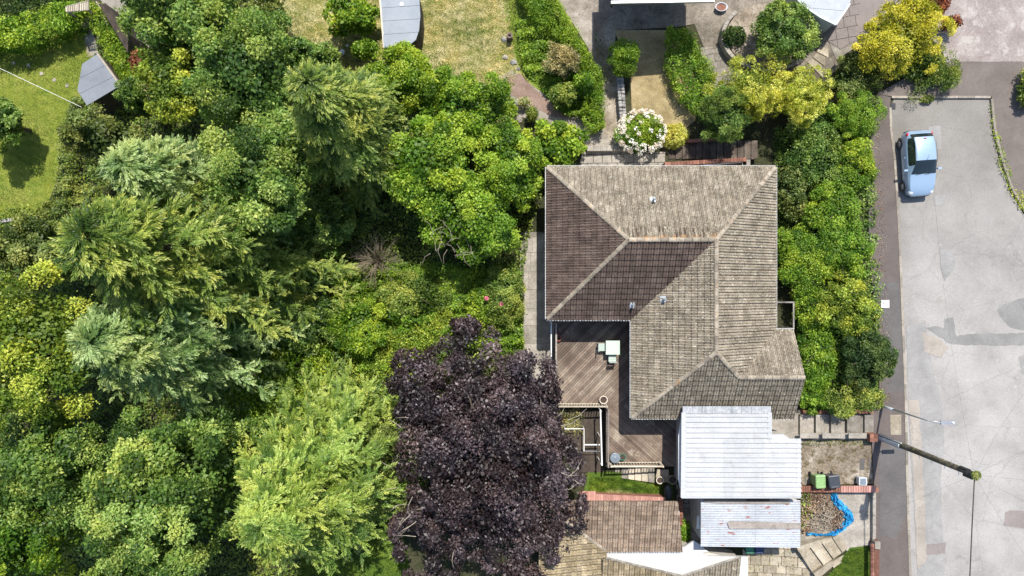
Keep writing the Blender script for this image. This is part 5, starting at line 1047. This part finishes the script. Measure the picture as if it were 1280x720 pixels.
# chimney pot, rocks, tub, small objects
x, y, z = G(637, 49); q = thing('chimney_pot', 'old clay chimney pot standing on stones at the lawn edge', 'chimney pot', (x, y, z)); MB().lathe((x, y, z), [(.20, 0), (.20, .1), (.16, .2), (.14, .5), (.18, .56), (.18, .62), (.10, .62), (.10, .3)], 14).build('pot', ground('old_clay', [(.12, .08, .07), (.22, .16, .14)], 4, 12, .3, .3, 30), q, True); MB().lathe((x, y, z + .45), [(.10, 0), (.01, .01)], 10).build('opening', M['black'], q)
def rock(px, py, r, label, mat='stone', h=.6, name='rock'):
    x, y, z = G(px, py); bm = bmesh.new(); bmesh.ops.create_icosphere(bm, subdivisions=2, radius=1); sd_ = R.random() * 9
    for v in bm.verts: k = 1 + .22 * math.sin(v.co.x * 3 + sd_) * math.cos(v.co.y * 4 + sd_ * 2) + R.uniform(-.08, .08); v.co = Vector((v.co.x * r * k, v.co.y * r * k * .8, v.co.z * r * h * k))
    me = bpy.data.meshes.new(name); bm.to_mesh(me); bm.free(); me.materials.append(M[mat]); o = link(name, me); o.location = (x, y, z + r * h * .35); o.rotation_euler = (0, 0, R.uniform(0, 3)); return props(o, label, 'rock', 'rocks in the upper garden')
rock(630, 50, .22, 'grey stone left of the clay chimney pot'); rock(632, 72, .20, 'flat grey stone below the chimney pot at the hedge foot', 'conc'); rock(642, 78, .22, 'pale stone right of the flat one at the hedge foot'); rock(648, 86, .14, 'smallest stone at the hedge foot, by the red gravel')
rock(617, 133, .20, 'dark rock at the left end of the small rockery'); rock(641, 131, .34, 'largest lichen covered rock of the rockery above the gravel'); rock(649, 149, .26, 'pale flat boulder below the rockery', 'conc', .4)
for i in range(4): rock(178 + i * 3, 62 + i * 2, .1, 'small stone on the patio behind the lean-to') if False else None
x, y, z = G(900, 11); q = thing('wheelbarrow_tray', 'oval pale blue rimmed tub of soil on the dark drive', 'tub', (x, y, z))
MB().lathe((x, y, z), [(.22, 0), (.33, .26), (.36, .28), (.33, .30), (.30, .27), (.28, .2), (.02, .2)], 18, 1.05, .75).build('tray', M['lgrey'], q, True); MB().lathe((x, y, z + .21), [(.29, 0), (.02, .04)], 14, 1.05, .75).build('soil', M['brick'], q)
q = MB().lathe(G(429, 67), [(.14, 0), (.19, .22), (.15, .30), (.03, .34)], 9); q.top('watering_can', M['lgrey'], 'small whitish plastic container under the round-leaved shrub', 'container')
MB().lathe(G(435, 58), [(.07, 0), (.08, .12), (.02, .15)], 8).top('flower_pot', M['lgrey'], 'tiny pale pot just above the whitish container', 'plant pot')
# stone wall with individual stones
sw = thing('stone_wall', 'low grey rubble stone wall between the clipped conifer and the white flowers', 'wall', G(778, 120))
for i in range(14):
    t = i / 13; a = 774.5 + 4.5 * t; b = 90 + 55 * t
    for s in (-1, 1):
        x, y = P(a + s * 2.2, b + R.uniform(-.8, .8), -1.3); bm = bmesh.new(); bmesh.ops.create_cube(bm, size=1)
        for v in bm.verts: v.co = Vector((v.co.x * R.uniform(.17, .24), v.co.y * R.uniform(.15, .21), v.co.z * R.uniform(.15, .2)))
        bmesh.ops.bevel(bm, geom=bm.edges[:], offset=.025, segments=1, affect='EDGES'); me = bpy.data.meshes.new('stone'); bm.to_mesh(me); bm.free(); me.materials.append(M['stone']); o = link('stone', me, sw); o.location = Vector((x, y, -1.37 + R.uniform(-.03, .03))) - ROOT[sw]; o.rotation_euler = (R.uniform(-.1, .1), R.uniform(-.1, .1), R.uniform(-.3, .3))
MB().prism([P(a, b, -1.5) for a, b in [(771, 88), (778, 88), (783, 147), (776, 147)]], -2.2, -1.46).build('wall_core', M['stone'], sw)
lw = thing('garden_wall', 'low pale concrete block wall behind the north walkway', 'wall', G(760, 186))
for i in range(8): a = 734 + i * 8.3; MB().prism([P(q_, r_, -1.55) for q_, r_ in [(a, 182), (a + 8, 182), (a + 8, 188.5), (a, 188.5)]], -2.3, -1.55 + R.uniform(-.008, .008)).build('coping_stone', M['conc'], lw)
# steps behind the house (north)
s7 = thing('steps', 'dark mossy steps under the conifers behind the brick light well', 'steps', G(900, 190))
for i in range(13):
    a = 836 + i * 8.6; x = P(a, 190, -1.6)[0]; z = T(x) + .06 + i * .035; MB().prism([P(a, 176, z), P(a + 7.8, 175.5, z), P(a + 7.8, 198, z), P(a, 199, z)], z - .2, z).build('tread', M['step_dark'], s7)
MB().prism([P(a, b, -1.2) for a, b in [(860, 174), (905, 171), (905, 175.5), (860, 178)]], -1.8, -1.2).build('edging', M['brick'], s7)
s8 = thing('steps', 'curved flight of brown steps between the round bed and the olive shrub', 'steps', G(1035, 70))
cc = np.array([972, 40.])
for i in range(9):
    a0 = rad(20 + i * 9.5); a1 = rad(28.5 + i * 9.5); ri, ro_ = 56, 84
    pts = [(cc[0] + math.cos(a_) * r__ * 1.0, cc[1] + math.sin(a_) * r__ * .92) for a_, r__ in ((a0, ri), (a0, ro_), (a1, ro_), (a1, ri))]; z = T(17) - .02 + (8 - i) * .05
    MB().prism([P(p[0], p[1], z) for p in pts], z - .4, z).build('tread', M['step_dark'] if i > 2 else M['slab'], s8)
rb = thing('planter_wall', 'curved concrete retaining kerb around the round shrub bed', 'wall', G(960, 50))
for i in range(24):
    a0 = rad(18 + i * 8.6); a1 = a0 + rad(8.2); pts = [(962 + math.cos(a_) * r__ * 1.0, 44 + math.sin(a_) * r__ * .75) for a_, r__ in ((a0, 55), (a0, 60), (a1, 60), (a1, 55))]; MB().prism([P(p[0], p[1], -.85) for p in pts], -2.0, -.85 + R.uniform(-.01, .01)).build('kerb_stone', M['conc'], rb)
MB().prism([P(962 + math.cos(a_) * 54, 44 + math.sin(a_) * 54 * .74, -.95) for a_ in np.linspace(0, 6.1, 22)], -2, -.95).build('soil', M['dirt'], rb)
wl = thing('garden_wall', 'short broken stone wall end at the bottom of the left lawn', 'wall', G(12, 276))
for i in range(7): MB().box(G(2 + i * 3.6, 277 - i * .5, .2), (.16, .2, .4), R.uniform(-.2, .2)).build('stone', M['stone'], wl)
# narrow yard between neighbour and outhouse
yd = thing('paved_yard', 'narrow dark yard of rubble and brick between the tan roof and the outhouse', 'paving', G(860, 650)); paving(yd, [(838, 600), (876, 622), (878, 690), (850, 690), (846, 625)], M['conc_d'], .45, .4, .07)
for b in range(8): x, y = P(851, 625 + b * 4.2, -1.2); MB().box((x, y, -1.3), (.22, .17, .25), R.uniform(-.1, .1)).build('brick', M['brick'], yd)
q = thing('water_butt', 'dark grey rounded bin lying beside the stair landing', 'bin', (*P(835, 617, -.9), -1.7)); MB().lathe((*P(835, 615, -1.2), -1.7), [(.22, 0), (.27, .6), (.24, .68), (.05, .72)], 14, .9, 1.7).build('tub', M['dbin'], q, True)
# ------------------------------------------------------------------ vegetation
exec_veg = True
B = broad
# tall western trees
B('broadleaf_tree', 'dark green sycamore at the top edge left of the dry lawn', 'tree', 235, 25, 82, 62, 6.5, -1, 'mid', 26000, .19)
B('broadleaf_tree', 'tall dark green sycamore crown directly above the big olive cypress', 'tree', 318, 95, 72, 72, 8, -1, 'mid', 28000, .19)
B('broadleaf_tree', 'deep green sycamore shading the gap in the middle of the wood', 'tree', 330, 225, 68, 78, 8.5, -1, 'mid', 28000, .19)
B('broadleaf_tree', 'yellowish green maple beside the russet shrub near the summerhouse', 'tree', 222, 110, 44, 48, 5, -1, 'yellow', 14000, .17)
B('shrub', 'russet brown leaved shrub at the foot of the yellowish maple', 'shrub', 186, 86, 16, 22, 0, -3, 'red', 2200, .14)
B('shrub', 'buff and brown shrub with dead leaves below the russet one', 'shrub', 203, 112, 22, 18, 1.6, -2, 'buff', 2600, .14)
B('broadleaf_tree', 'loose light green tree below the summerhouse', 'tree', 135, 175, 46, 36, 2.5, -2.5, 'olive', 14000, .16)
B('broadleaf_tree', 'small green tree right beside the summerhouse corner', 'tree', 182, 122, 24, 22, 1.5, -3, 'mid', 7000, .15)
conifer('conifer_tree', 'blue green cypress with pale feathery tips left of the wood centre', 150, 203, 9.5, 4.0, 'blue', 330, 18, .62, .06, nl=12, sp=.8, wind=(.25, -.08), droop=.3)
conifer('conifer_tree', 'largest olive green cypress with sweeping fronds at left', 98, 297, 12.0, 5.4, 'cyp', 430, 22, .70, .06, nl=13, sp=.8, wind=(.3, -.15), droop=.3, profile=.6)
conifer('conifer_tree', 'silvery green cypress below the olive one', 112, 428, 9.8, 4.9, 'blue', 400, 20, .60, .06, nl=12, sp=.8, wind=(.3, -.1), droop=.3, profile=.6)
conifer('conifer_tree', 'shaggy green cypress between the dark sycamore and the bright tree', 382, 102, 9.0, 3.5, 'cyp', 320, 18, .62, .055, nl=12, sp=.8, wind=(.15, -.2), droop=.35, profile=.6)
conifer('conifer_tree', 'fresh yellow green cypress left of the purple tree', 325, 662, 8.0, 5.7, 'fresh', 400, 20, .62, .065, nl=12, sp=.85, wind=(.25, .15), droop=.28, profile=.6)
B('broadleaf_tree', 'yellow topped broad tree at the left edge', 'tree', 50, 430, 85, 95, 7, -2, 'yellow', 30000, .20)
B('broadleaf_tree', 'olive shrub like tree at the bottom end of the left lawn', 'tree', 50, 315, 56, 42, 1.5, -3.2, 'olive', 16000, .17)
B('broadleaf_tree', 'great grey green sycamore in the lower left', 'tree', 215, 610, 112, 105, 8, -2, 'mid', 52000, .20, rc=(.09, .2))
B('broadleaf_tree', 'dark green broad tree in the far lower left corner', 'tree', 55, 585, 85, 85, 6, -2, 'mid', 28000, .20)
B('broadleaf_tree', 'brighter green tree cut by the bottom left corner', 'tree', 20, 690, 75, 70, 7, -2, 'bright', 18000, .20)
B('broadleaf_tree', 'round crown at the bottom edge below the great grey green sycamore', 'tree', 180, 715, 70, 45, 6, -2, 'mid', 16000, .2)
B('shrub', 'wispy olive willow between the fresh cypress and the purple tree', 'shrub', 470, 575, 36, 66, 2, -3, 'olive', 15000, .15, asp=.35, rc=(.16, .34))
pt, e = B('purple_tree', 'large dark purple leaved maple beside the deck', 'tree', 606, 577, 117, 150, 5.0, -2, 'purple', 92000, .18, rc=(.06, .13), amp=.15, K=520, lobes=[(-.72, .60, -.1, .30), (-.62, -.72, -.2, .42), (.66, -.22, 0, .44), (.10, .50, 0, .55), (.42, .62, -.1, .34), (-.38, .50, -.1, .42), (.40, -.58, -.1, .50), (-.2, .1, .3, .58), (.42, .36, -.1, .42)])
B('shrub', 'small purple shoot of foliage at the top of the purple maple', 'shrub', 583, 409, 21, 13, .0, -2, 'purple', 2600, .13, rc=(.2, .4))
# bare pale twigs poking out of the purple tree
m = MB(); x, y, zc, ext = e
for i in range(28):
    a = math.radians(R.choice([R.uniform(150, 250), R.uniform(150, 215), R.uniform(-20, 40)])); f = R.uniform(.72, .98); p = Vector((x + math.cos(a) * ext[0] * f, y + math.sin(a) * ext[1] * f, zc + R.uniform(-.3, 1.8))); L = R.uniform(.5, 1.3); b = a + R.uniform(-.9, .9)
    q = p + Vector((math.cos(b) * L * .5, math.sin(b) * L * .5, .1)); m.tube([p, q, q + Vector((math.cos(b + .3) * L * .5, math.sin(b + .3) * L * .5, -.15))], [.022, .015, .006], 4, False)
m.build('dead_twigs', TWIG, pt)['kind'] = 'stuff'
# bright trees north west of the house
B('broadleaf_tree', 'bright green tree touching the pale grey shed', 'tree', 507, 106, 62, 40, 2.5, -2.5, 'bright', 26000, .17, radial=.8)
B('broadleaf_tree', 'bright green tree between the shed lawn and the yellow green crown', 'tree', 588, 140, 62, 52, 3, -2.5, 'bright', 28000, .17, radial=.8)
B('broadleaf_tree', 'lime green crown at the centre of the bright trees', 'tree', 540, 205, 66, 56, 4.5, -2, 'lime', 28000, .18, radial=.8)
B('broadleaf_tree', 'dense bright crown nearest the north west roof corner', 'tree', 640, 215, 44, 52, 3, -2, 'bright', 20000, .16)
tw, e = B('broadleaf_tree', 'green tree with bare twigs left of the brown roof slope', 'tree', 585, 275, 70, 52, 3.0, -2, 'lime', 24000, .17)
m = MB(); x, y, zc, ext = e
for i in range(26):
    p = Vector((x + R.uniform(-.7, .1) * ext[0], y + R.uniform(-.9, -.2) * ext[1], zc + R.uniform(.5, 1.6))); b = R.uniform(0, 6.28); L = R.uniform(.5, 1.1); m.tube([p, p + Vector((math.cos(b) * L * .5, math.sin(b) * L * .5, .15)), p + Vector((math.cos(b + .3) * L, math.sin(b + .3) * L, .1))], [.013, .009, .004], 4, False)
m.build('dead_twigs', TWIG, tw)['kind'] = 'stuff'
B('shrub', 'large leaved glossy shrub beside the roof corner and gravel path', 'shrub', 690, 182, 40, 30, .3, -2.2, 'bright', 8000, .21, asp=.65)
B('shrub', 'grey green leafy shrub above the shaggy cypress', 'shrub', 375, 68, 24, 18, 0, -3, 'mid', 5000, .16); B('shrub', 'second grey green shrub right beside the whitish container', 'shrub', 408, 74, 20, 18, -.5, -3, 'mid', 4000, .16)
B('shrub', 'round-leaved bright shrub left of the pale grey shed', 'shrub', 437, 20, 32, 30, -.3, -3.2, 'bright', 5000, .23, asp=.7)
B('shrub', 'small yellow green shrub at the bottom left of the pale grey shed', 'shrub', 458, 62, 18, 13, -1.5, -3, 'lime', 2500, .12)
B('broadleaf_tree', 'dark green tree at the left edge casting a shadow on the lawn', 'tree', 2, 152, 32, 38, -.6, -4.2, 'mid', 9000, .16)
B('shrub', 'dark shrub at the top edge between the sycamore and dry lawn', 'shrub', 335, 25, 24, 40, 0, -3, 'olive', 6000, .15)
# mid wood floor plants
B('shrub', 'olive bush in the shade below the deep green sycamore', 'shrub', 410, 278, 34, 36, 1.0, -3, 'mid', 9000, .15)
B('shrub', 'shaded green bush in the middle of the wood', 'shrub', 390, 398, 44, 40, -.5, -3.2, 'mid', 9000, .15)
B('shrub', 'green bush with red flecks left of the purple maple top', 'shrub', 445, 405, 44, 34, -.8, -3.2, 'bright', 9000, .15)
B('shrub', 'sunlit yellow green bush above the purple maple', 'shrub', 520, 370, 46, 30, -1.4, -3.2, 'cyp', 9000, .14)
B('shrub', 'soft green bush beside the path west of the house', 'shrub', 630, 370, 27, 42, -.6, -2.6, 'cyp', 9000, .13)
B('shrub', 'green bush with pink flowers west of the side path', 'shrub', 608, 380, 30, 28, -1.0, -2.8, 'bright', 6500, .13)
for a, b, lb in ((608, 373, 'pink rose on the bush west of the side path, the left bloom'), (627, 380, 'pink rose on the bush west of the side path, the right bloom')):
    x, y = P(a, b, -.75); o = leafmesh('rose_bloom', LM['pink'], *(lambda d: (np.array([x, y, -.8]) + d * .05, d, d + [0, 0, 1], np.full(40, .09), np.full(40, .08), NR.random(40)))(rdir(40))); props(o, lb, 'flower', 'pink roses by the side path')
hedge('hedge', 'mound of dense bright ground ivy below the silvery cypress', [(268, 440), (330, 425), (400, 440), (405, 480), (385, 530), (330, 545), (285, 520)], 2.2, 'bright', 20000, .14, rc=(.3, .55), cat_='shrub')
hedge('shrub', 'low sunlit bramble bank left of the purple maple', [(430, 440), (480, 420), (560, 390), (570, 420), (520, 440), (490, 470), (440, 475)], .9, 'yellow', 9000, .12, rc=(.25, .45), cat_='shrub')
B('shrub', 'dark leaved bush between the great sycamore and fresh cypress', 'shrub', 310, 560, 34, 44, 1.0, -3, 'mid', 9000, .17)
ds = thing('dead_shrub', 'bare brown leafless shrub in the shaded middle of the wood', 'shrub', G(463, 345)); m = MB(); x, y = P(468, 325, -1.5); z = T(x)
for i in range(90):
    a = R.uniform(0, 6.28); L = R.uniform(.5, 1.6); e_ = R.uniform(.5, 1.6); p0 = Vector((x, y, z + R.uniform(0, .4))); p1 = p0 + Vector((math.cos(a) * L * .4, math.sin(a) * L * .4, e_)); p2 = p0 + Vector((math.cos(a + .2) * L, math.sin(a + .2) * L, e_ * 1.35)); m.tube([p0, p1, p2], [.018, .011, .004], 4, False)
    for k in range(3): b = a + R.uniform(-.8, .8); q = p1.lerp(p2, R.uniform(.1, .9)); m.tube([q, q + Vector((math.cos(b) * .5, math.sin(b) * .5, .25))], [.010, .004], 3, False)
m.build('branches', DEAD, ds)
cover('undergrowth', 'dense ivy and bramble undergrowth on the woodland floor', [(-40, 270), (80, 250), (130, 40), (200, -40), (340, -40), (345, 60), (440, 90), (600, 150), (690, 200), (668, 270), (655, 330), (652, 470), (560, 520), (500, 640), (385, 670), (370, 760), (-40, 760)], 'cyp', 150000, .15, .45, cat_='undergrowth')
cover('ferns', 'bright ferny undergrowth on the sunlit slope above the purple maple', [(420, 330), (560, 330), (650, 340), (655, 440), (560, 430), (460, 470), (410, 430)], 'bright', 30000, .14, .6, cat_='undergrowth')
cover('hedge_floor_plants', 'leafy ground plants under the roadside shrubs', [(965, 160), (1085, 150), (1095, 300), (1100, 480), (1092, 512), (1005, 512), (1008, 430), (993, 375), (970, 330)], 'mid', 22000, .12, .35, cat_='undergrowth')
cover('garden_border_plants', 'low border plants inside the long clipped hedge', [(645, 30), (690, 20), (745, 100), (745, 150), (705, 145), (655, 90)], 'bright', 15000, .12, .35, cat_='border plants')
cover('lawn_edge_plants', 'low growing leafy plants along the edge of the left lawn', [(88, 130), (110, 120), (100, 250), (60, 290), (40, 275), (70, 240)], 'olive', 5000, .13, .35, cat_='border plants')
# left garden hedges
hedge('hedge', 'yellow green hedge across the top left corner above the lawn', [(-30, 25), (20, 18), (78, 2), (100, 2), (92, 25), (60, 38), (30, 52), (-30, 56)], 1.9, 'lime', 16000, .13, rc=(.25, .45))
hedge('hedge', 'long bright hedge between the left lawn path and the lean-to', [(112, 5), (122, 8), (140, 35), (168, 70), (176, 98), (152, 98), (130, 62), (118, 35)], 1.8, 'bright', 15000, .11, rc=(.2, .36))
hedge('hedge', 'dark shrubs behind the yellow green hedge in the top left corner', [(-30, -20), (75, -20), (60, 2), (20, 14), (-30, 20)], 1.4, 'dark', 7000, .13, rc=(.25, .45))
# top middle
hedge('hedge', 'long clipped hedge between the garden and the pale gravel path', [(645, -15), (690, -15), (708, 20), (735, 62), (752, 90), (755, 155), (740, 162), (732, 150), (736, 100), (716, 62), (690, 30), (668, 20)], 1.3, 'bright', 24000, .085, rc=(.16, .3), ts=.16)
B('shrub', 'buff flowered shrub enclosed by the clipped hedge', 'shrub', 702, 76, 24, 20, .2, -2, 'buff', 6000, .10); B('shrub', 'small lime shrub beside the clipped hedge', 'shrub', 729, 106, 14, 12, .1, -2, 'lime', 3000, .11)
B('shrub', 'green shrub below the buff flowered one', 'shrub', 705, 120, 20, 16, -.5, -2.2, 'cyp', 4500, .11)
B('herb', 'spiky upright herb clump in the small rockery', 'herb', 665, 143, 7, 10, -1.2, -2.2, 'cyp', 1200, .14, asp=.2, tree=False); B('herb', 'low grassy clump above the largest rockery rock', 'herb', 655, 128, 8, 6, -1.6, -2.3, 'straw', 700, .12, asp=.25, tree=False)
B('clipped_conifer', 'small rounded dark green conifer at the head of the stone wall', 'conifer tree', 779, 72, 19, 24, .6, -1.8, 'bright', 9000, .10, asp=.3, radial=1.3, rc=(.16, .3), amp=.06)
r_, e = B('hydrangea', 'white flowering shrub below the stone wall', 'shrub', 801, 166, 30, 27, -.2, -2, 'bright', 6000, .12); x, y, zc, ext = e
d = rdir(600); d = d[d[:, 2] > .05][:150]; rim = d[:, 2] < .75; d = d[rim | (NR.random(len(d)) < .25)]; cc_ = np.array([x, y, zc]) + d * ext * 1.0; A_ = clumps(cc_, np.full(len(d), .11), d, 26, .07, .9, .8, .3); leafmesh('blossom', LM['white'], *A_, parent=r_)
B('shrub', 'pale yellow shrub right of the white flowers', 'shrub', 843, 171, 18, 16, -.6, -2, 'pale', 4000, .09, amp=.05)
hedge('hedge', 'loose hedge between the bare lawn and the dark drive', [(838, 34), (862, 36), (880, 70), (896, 100), (900, 128), (872, 140), (852, 118), (836, 80)], 1.2, 'lime', 16000, .095, rc=(.16, .32), lumpy=.1)
B('broadleaf_tree', 'rounded green tree inside the curved planter kerb', 'tree', 975, 42, 46, 40, 2.2, -1, 'mid', 20000, .12, rc=(.10, .2)); B('shrub', 'low teal green plant at the left end of the planter', 'shrub', 918, 45, 15, 13, -.2, -1.2, 'dark', 2500, .09)
B('golden_conifer', 'left golden yellow conifer behind the light well', 'conifer tree', 934, 113, 52, 38, 2.4, -1.5, 'gold', 20000, .11, asp=.35, radial=1.3, rc=(.07, .15)); B('golden_conifer', 'right golden yellow conifer beside the bright green bush', 'conifer tree', 1003, 120, 38, 38, 2.6, -1.5, 'gold', 17000, .11, asp=.35, radial=1.3, rc=(.07, .15))
B('conifer_tree', 'grey green feathery cypress in front of the left golden conifer', 'conifer tree', 905, 145, 36, 31, 2.2, -1.5, 'mid', 22000, .15, asp=.2, radial=1.2, rc=(.10, .2), up=.7)
B('shrub', 'olive green shrub above the bright bush', 'shrub', 1068, 98, 34, 30, 1.2, -1, 'olive', 12000, .12); B('shrub', 'bright green bush beside the top of the pavement', 'shrub', 1070, 145, 36, 32, 1.6, -1, 'lime', 12000, .12, asp=.35)
B('golden_shrub', 'big golden yellow shrub by the pink concrete drive', 'shrub', 1125, 50, 60, 50, 2.8, 0, 'amber', 26000, .13, asp=.4, radial=1.2, rc=(.08, .18)); B('shrub', 'green skirt shrub beneath the golden one', 'shrub', 1158, 84, 42, 36, 1.2, 0, 'cyp', 12000, .13, asp=.3, radial=1)
B('shrub', 'dark red leaved shrub behind the golden shrub at the top edge', 'shrub', 1162, 8, 24, 16, 1.8, 0, 'red', 3500, .13); B('shrub', 'small dark red sprig at the right of the golden shrub', 'shrub', 1188, 29, 9, 8, 1.4, 0, 'red', 700, .12)
B('shrub', 'green shrub cut by the right edge beyond the pavement', 'shrub', 1284, 112, 12, 26, 1.2, 0, 'cyp', 2500, .12)
# roadside shrubs, north to south
B('shrub', 'dark green shrub in shade east of the north roof corner', 'shrub', 1030, 200, 41, 46, .9, -1, 'mid', 13000, .12); B('shrub', 'olive brown shrub against the east gutter', 'shrub', 990, 240, 20, 37, .6, -1.2, 'olive', 6000, .11)
B('shrub', 'leafy green shrub leaning over the pavement opposite the car', 'shrub', 1066, 205, 27, 37, 1.1, -.5, 'bright', 8000, .12)
B('shrub', 'broad yellow green shrub at the widest part of the roadside hedge', 'shrub', 1045, 262, 39, 39, 1.5, -.8, 'lime', 12000, .12); B('shrub', 'lime shrub below the broad one, above the ridge line', 'shrub', 1050, 318, 39, 42, 1.3, -.8, 'lime', 12000, .12)
B('shrub', 'green shrub pressed against the east gutter beside the long tile slope', 'shrub', 998, 330, 29, 51, .9, -1.2, 'bright', 10000, .12); B('shrub', 'yellow green shrub beside the white pavement plate', 'shrub', 1058, 378, 39, 42, 1.4, -.6, 'yellow', 12000, .12)
B('shrub', 'dense dark green round bush bulging over the pavement', 'shrub', 1082, 452, 33, 39, 2.0, -.3, 'dark', 18000, .11); B('shrub', 'straggly lime shrub beside the small gable', 'shrub', 1020, 440, 24, 53, .6, -1, 'lime', 9000, .11)
B('shrub', 'tangled green shrub at the south end of the roadside hedge', 'shrub', 1060, 494, 39, 28, .9, -.8, 'cyp', 9000, .11); B('shrub', 'small lime shrub by the top of the concrete steps wall', 'shrub', 1018, 496, 17, 21, .3, -1, 'lime', 4000, .11)
B('shrub', 'dark inner shrub between the gutter and the lime shrubs', 'shrub', 1015, 385, 24, 35, .7, -1, 'bright', 6000, .12)
B('shrub', 'mid green shrub linking the bright bush and the golden conifers', 'shrub', 1015, 165, 34, 24, .8, -1.2, 'mid', 7000, .12)
B('weed_tuft', 'green weeds at the end of the low brick bin wall', 'weeds', 1082, 620, 7, 4, -.1, -.4, 'cyp', 500, .1, tree=False); B('weed_tuft', 'mossy green weeds in the narrow yard by the flat roof', 'weeds', 857, 665, 7, 12, -1.0, -1.5, 'lime', 900, .12, tree=False)
B('weed_tuft', 'grassy tuft at the corner of the road under the green skirt shrub', 'weeds', 1160, 124, 8, 4, .35, 0, 'olive', 600, .12, tree=False, asp=.3)

for nm_, lb_, poly_ in (('weeds', 'low green weeds and moss along the edge of the dark drive', [(742, 40), (760, 60), (766, 95), (756, 100), (745, 70)]), ('weeds', 'weeds creeping over the mossy ground between steps and bins', [(1002, 549), (1088, 549), (1088, 556), (1002, 556)]), ('weeds', 'small weeds in the joints of the sand coloured slabs', [(930, 686), (1000, 686), (1020, 735), (930, 735)])):
    cover(nm_, lb_, poly_, 'olive', 260, .07, .05, cat_='weeds', dz=.06)
lt = cover('fallen_leaves', 'scattered fallen leaves along the pavement under the roadside shrubs', [(1084, 160), (1098, 160), (1106, 300), (1110, 420), (1112, 500), (1098, 510), (1092, 300)], 'litter', 900, .06, .02, cat_='fallen leaves', dz=.13)
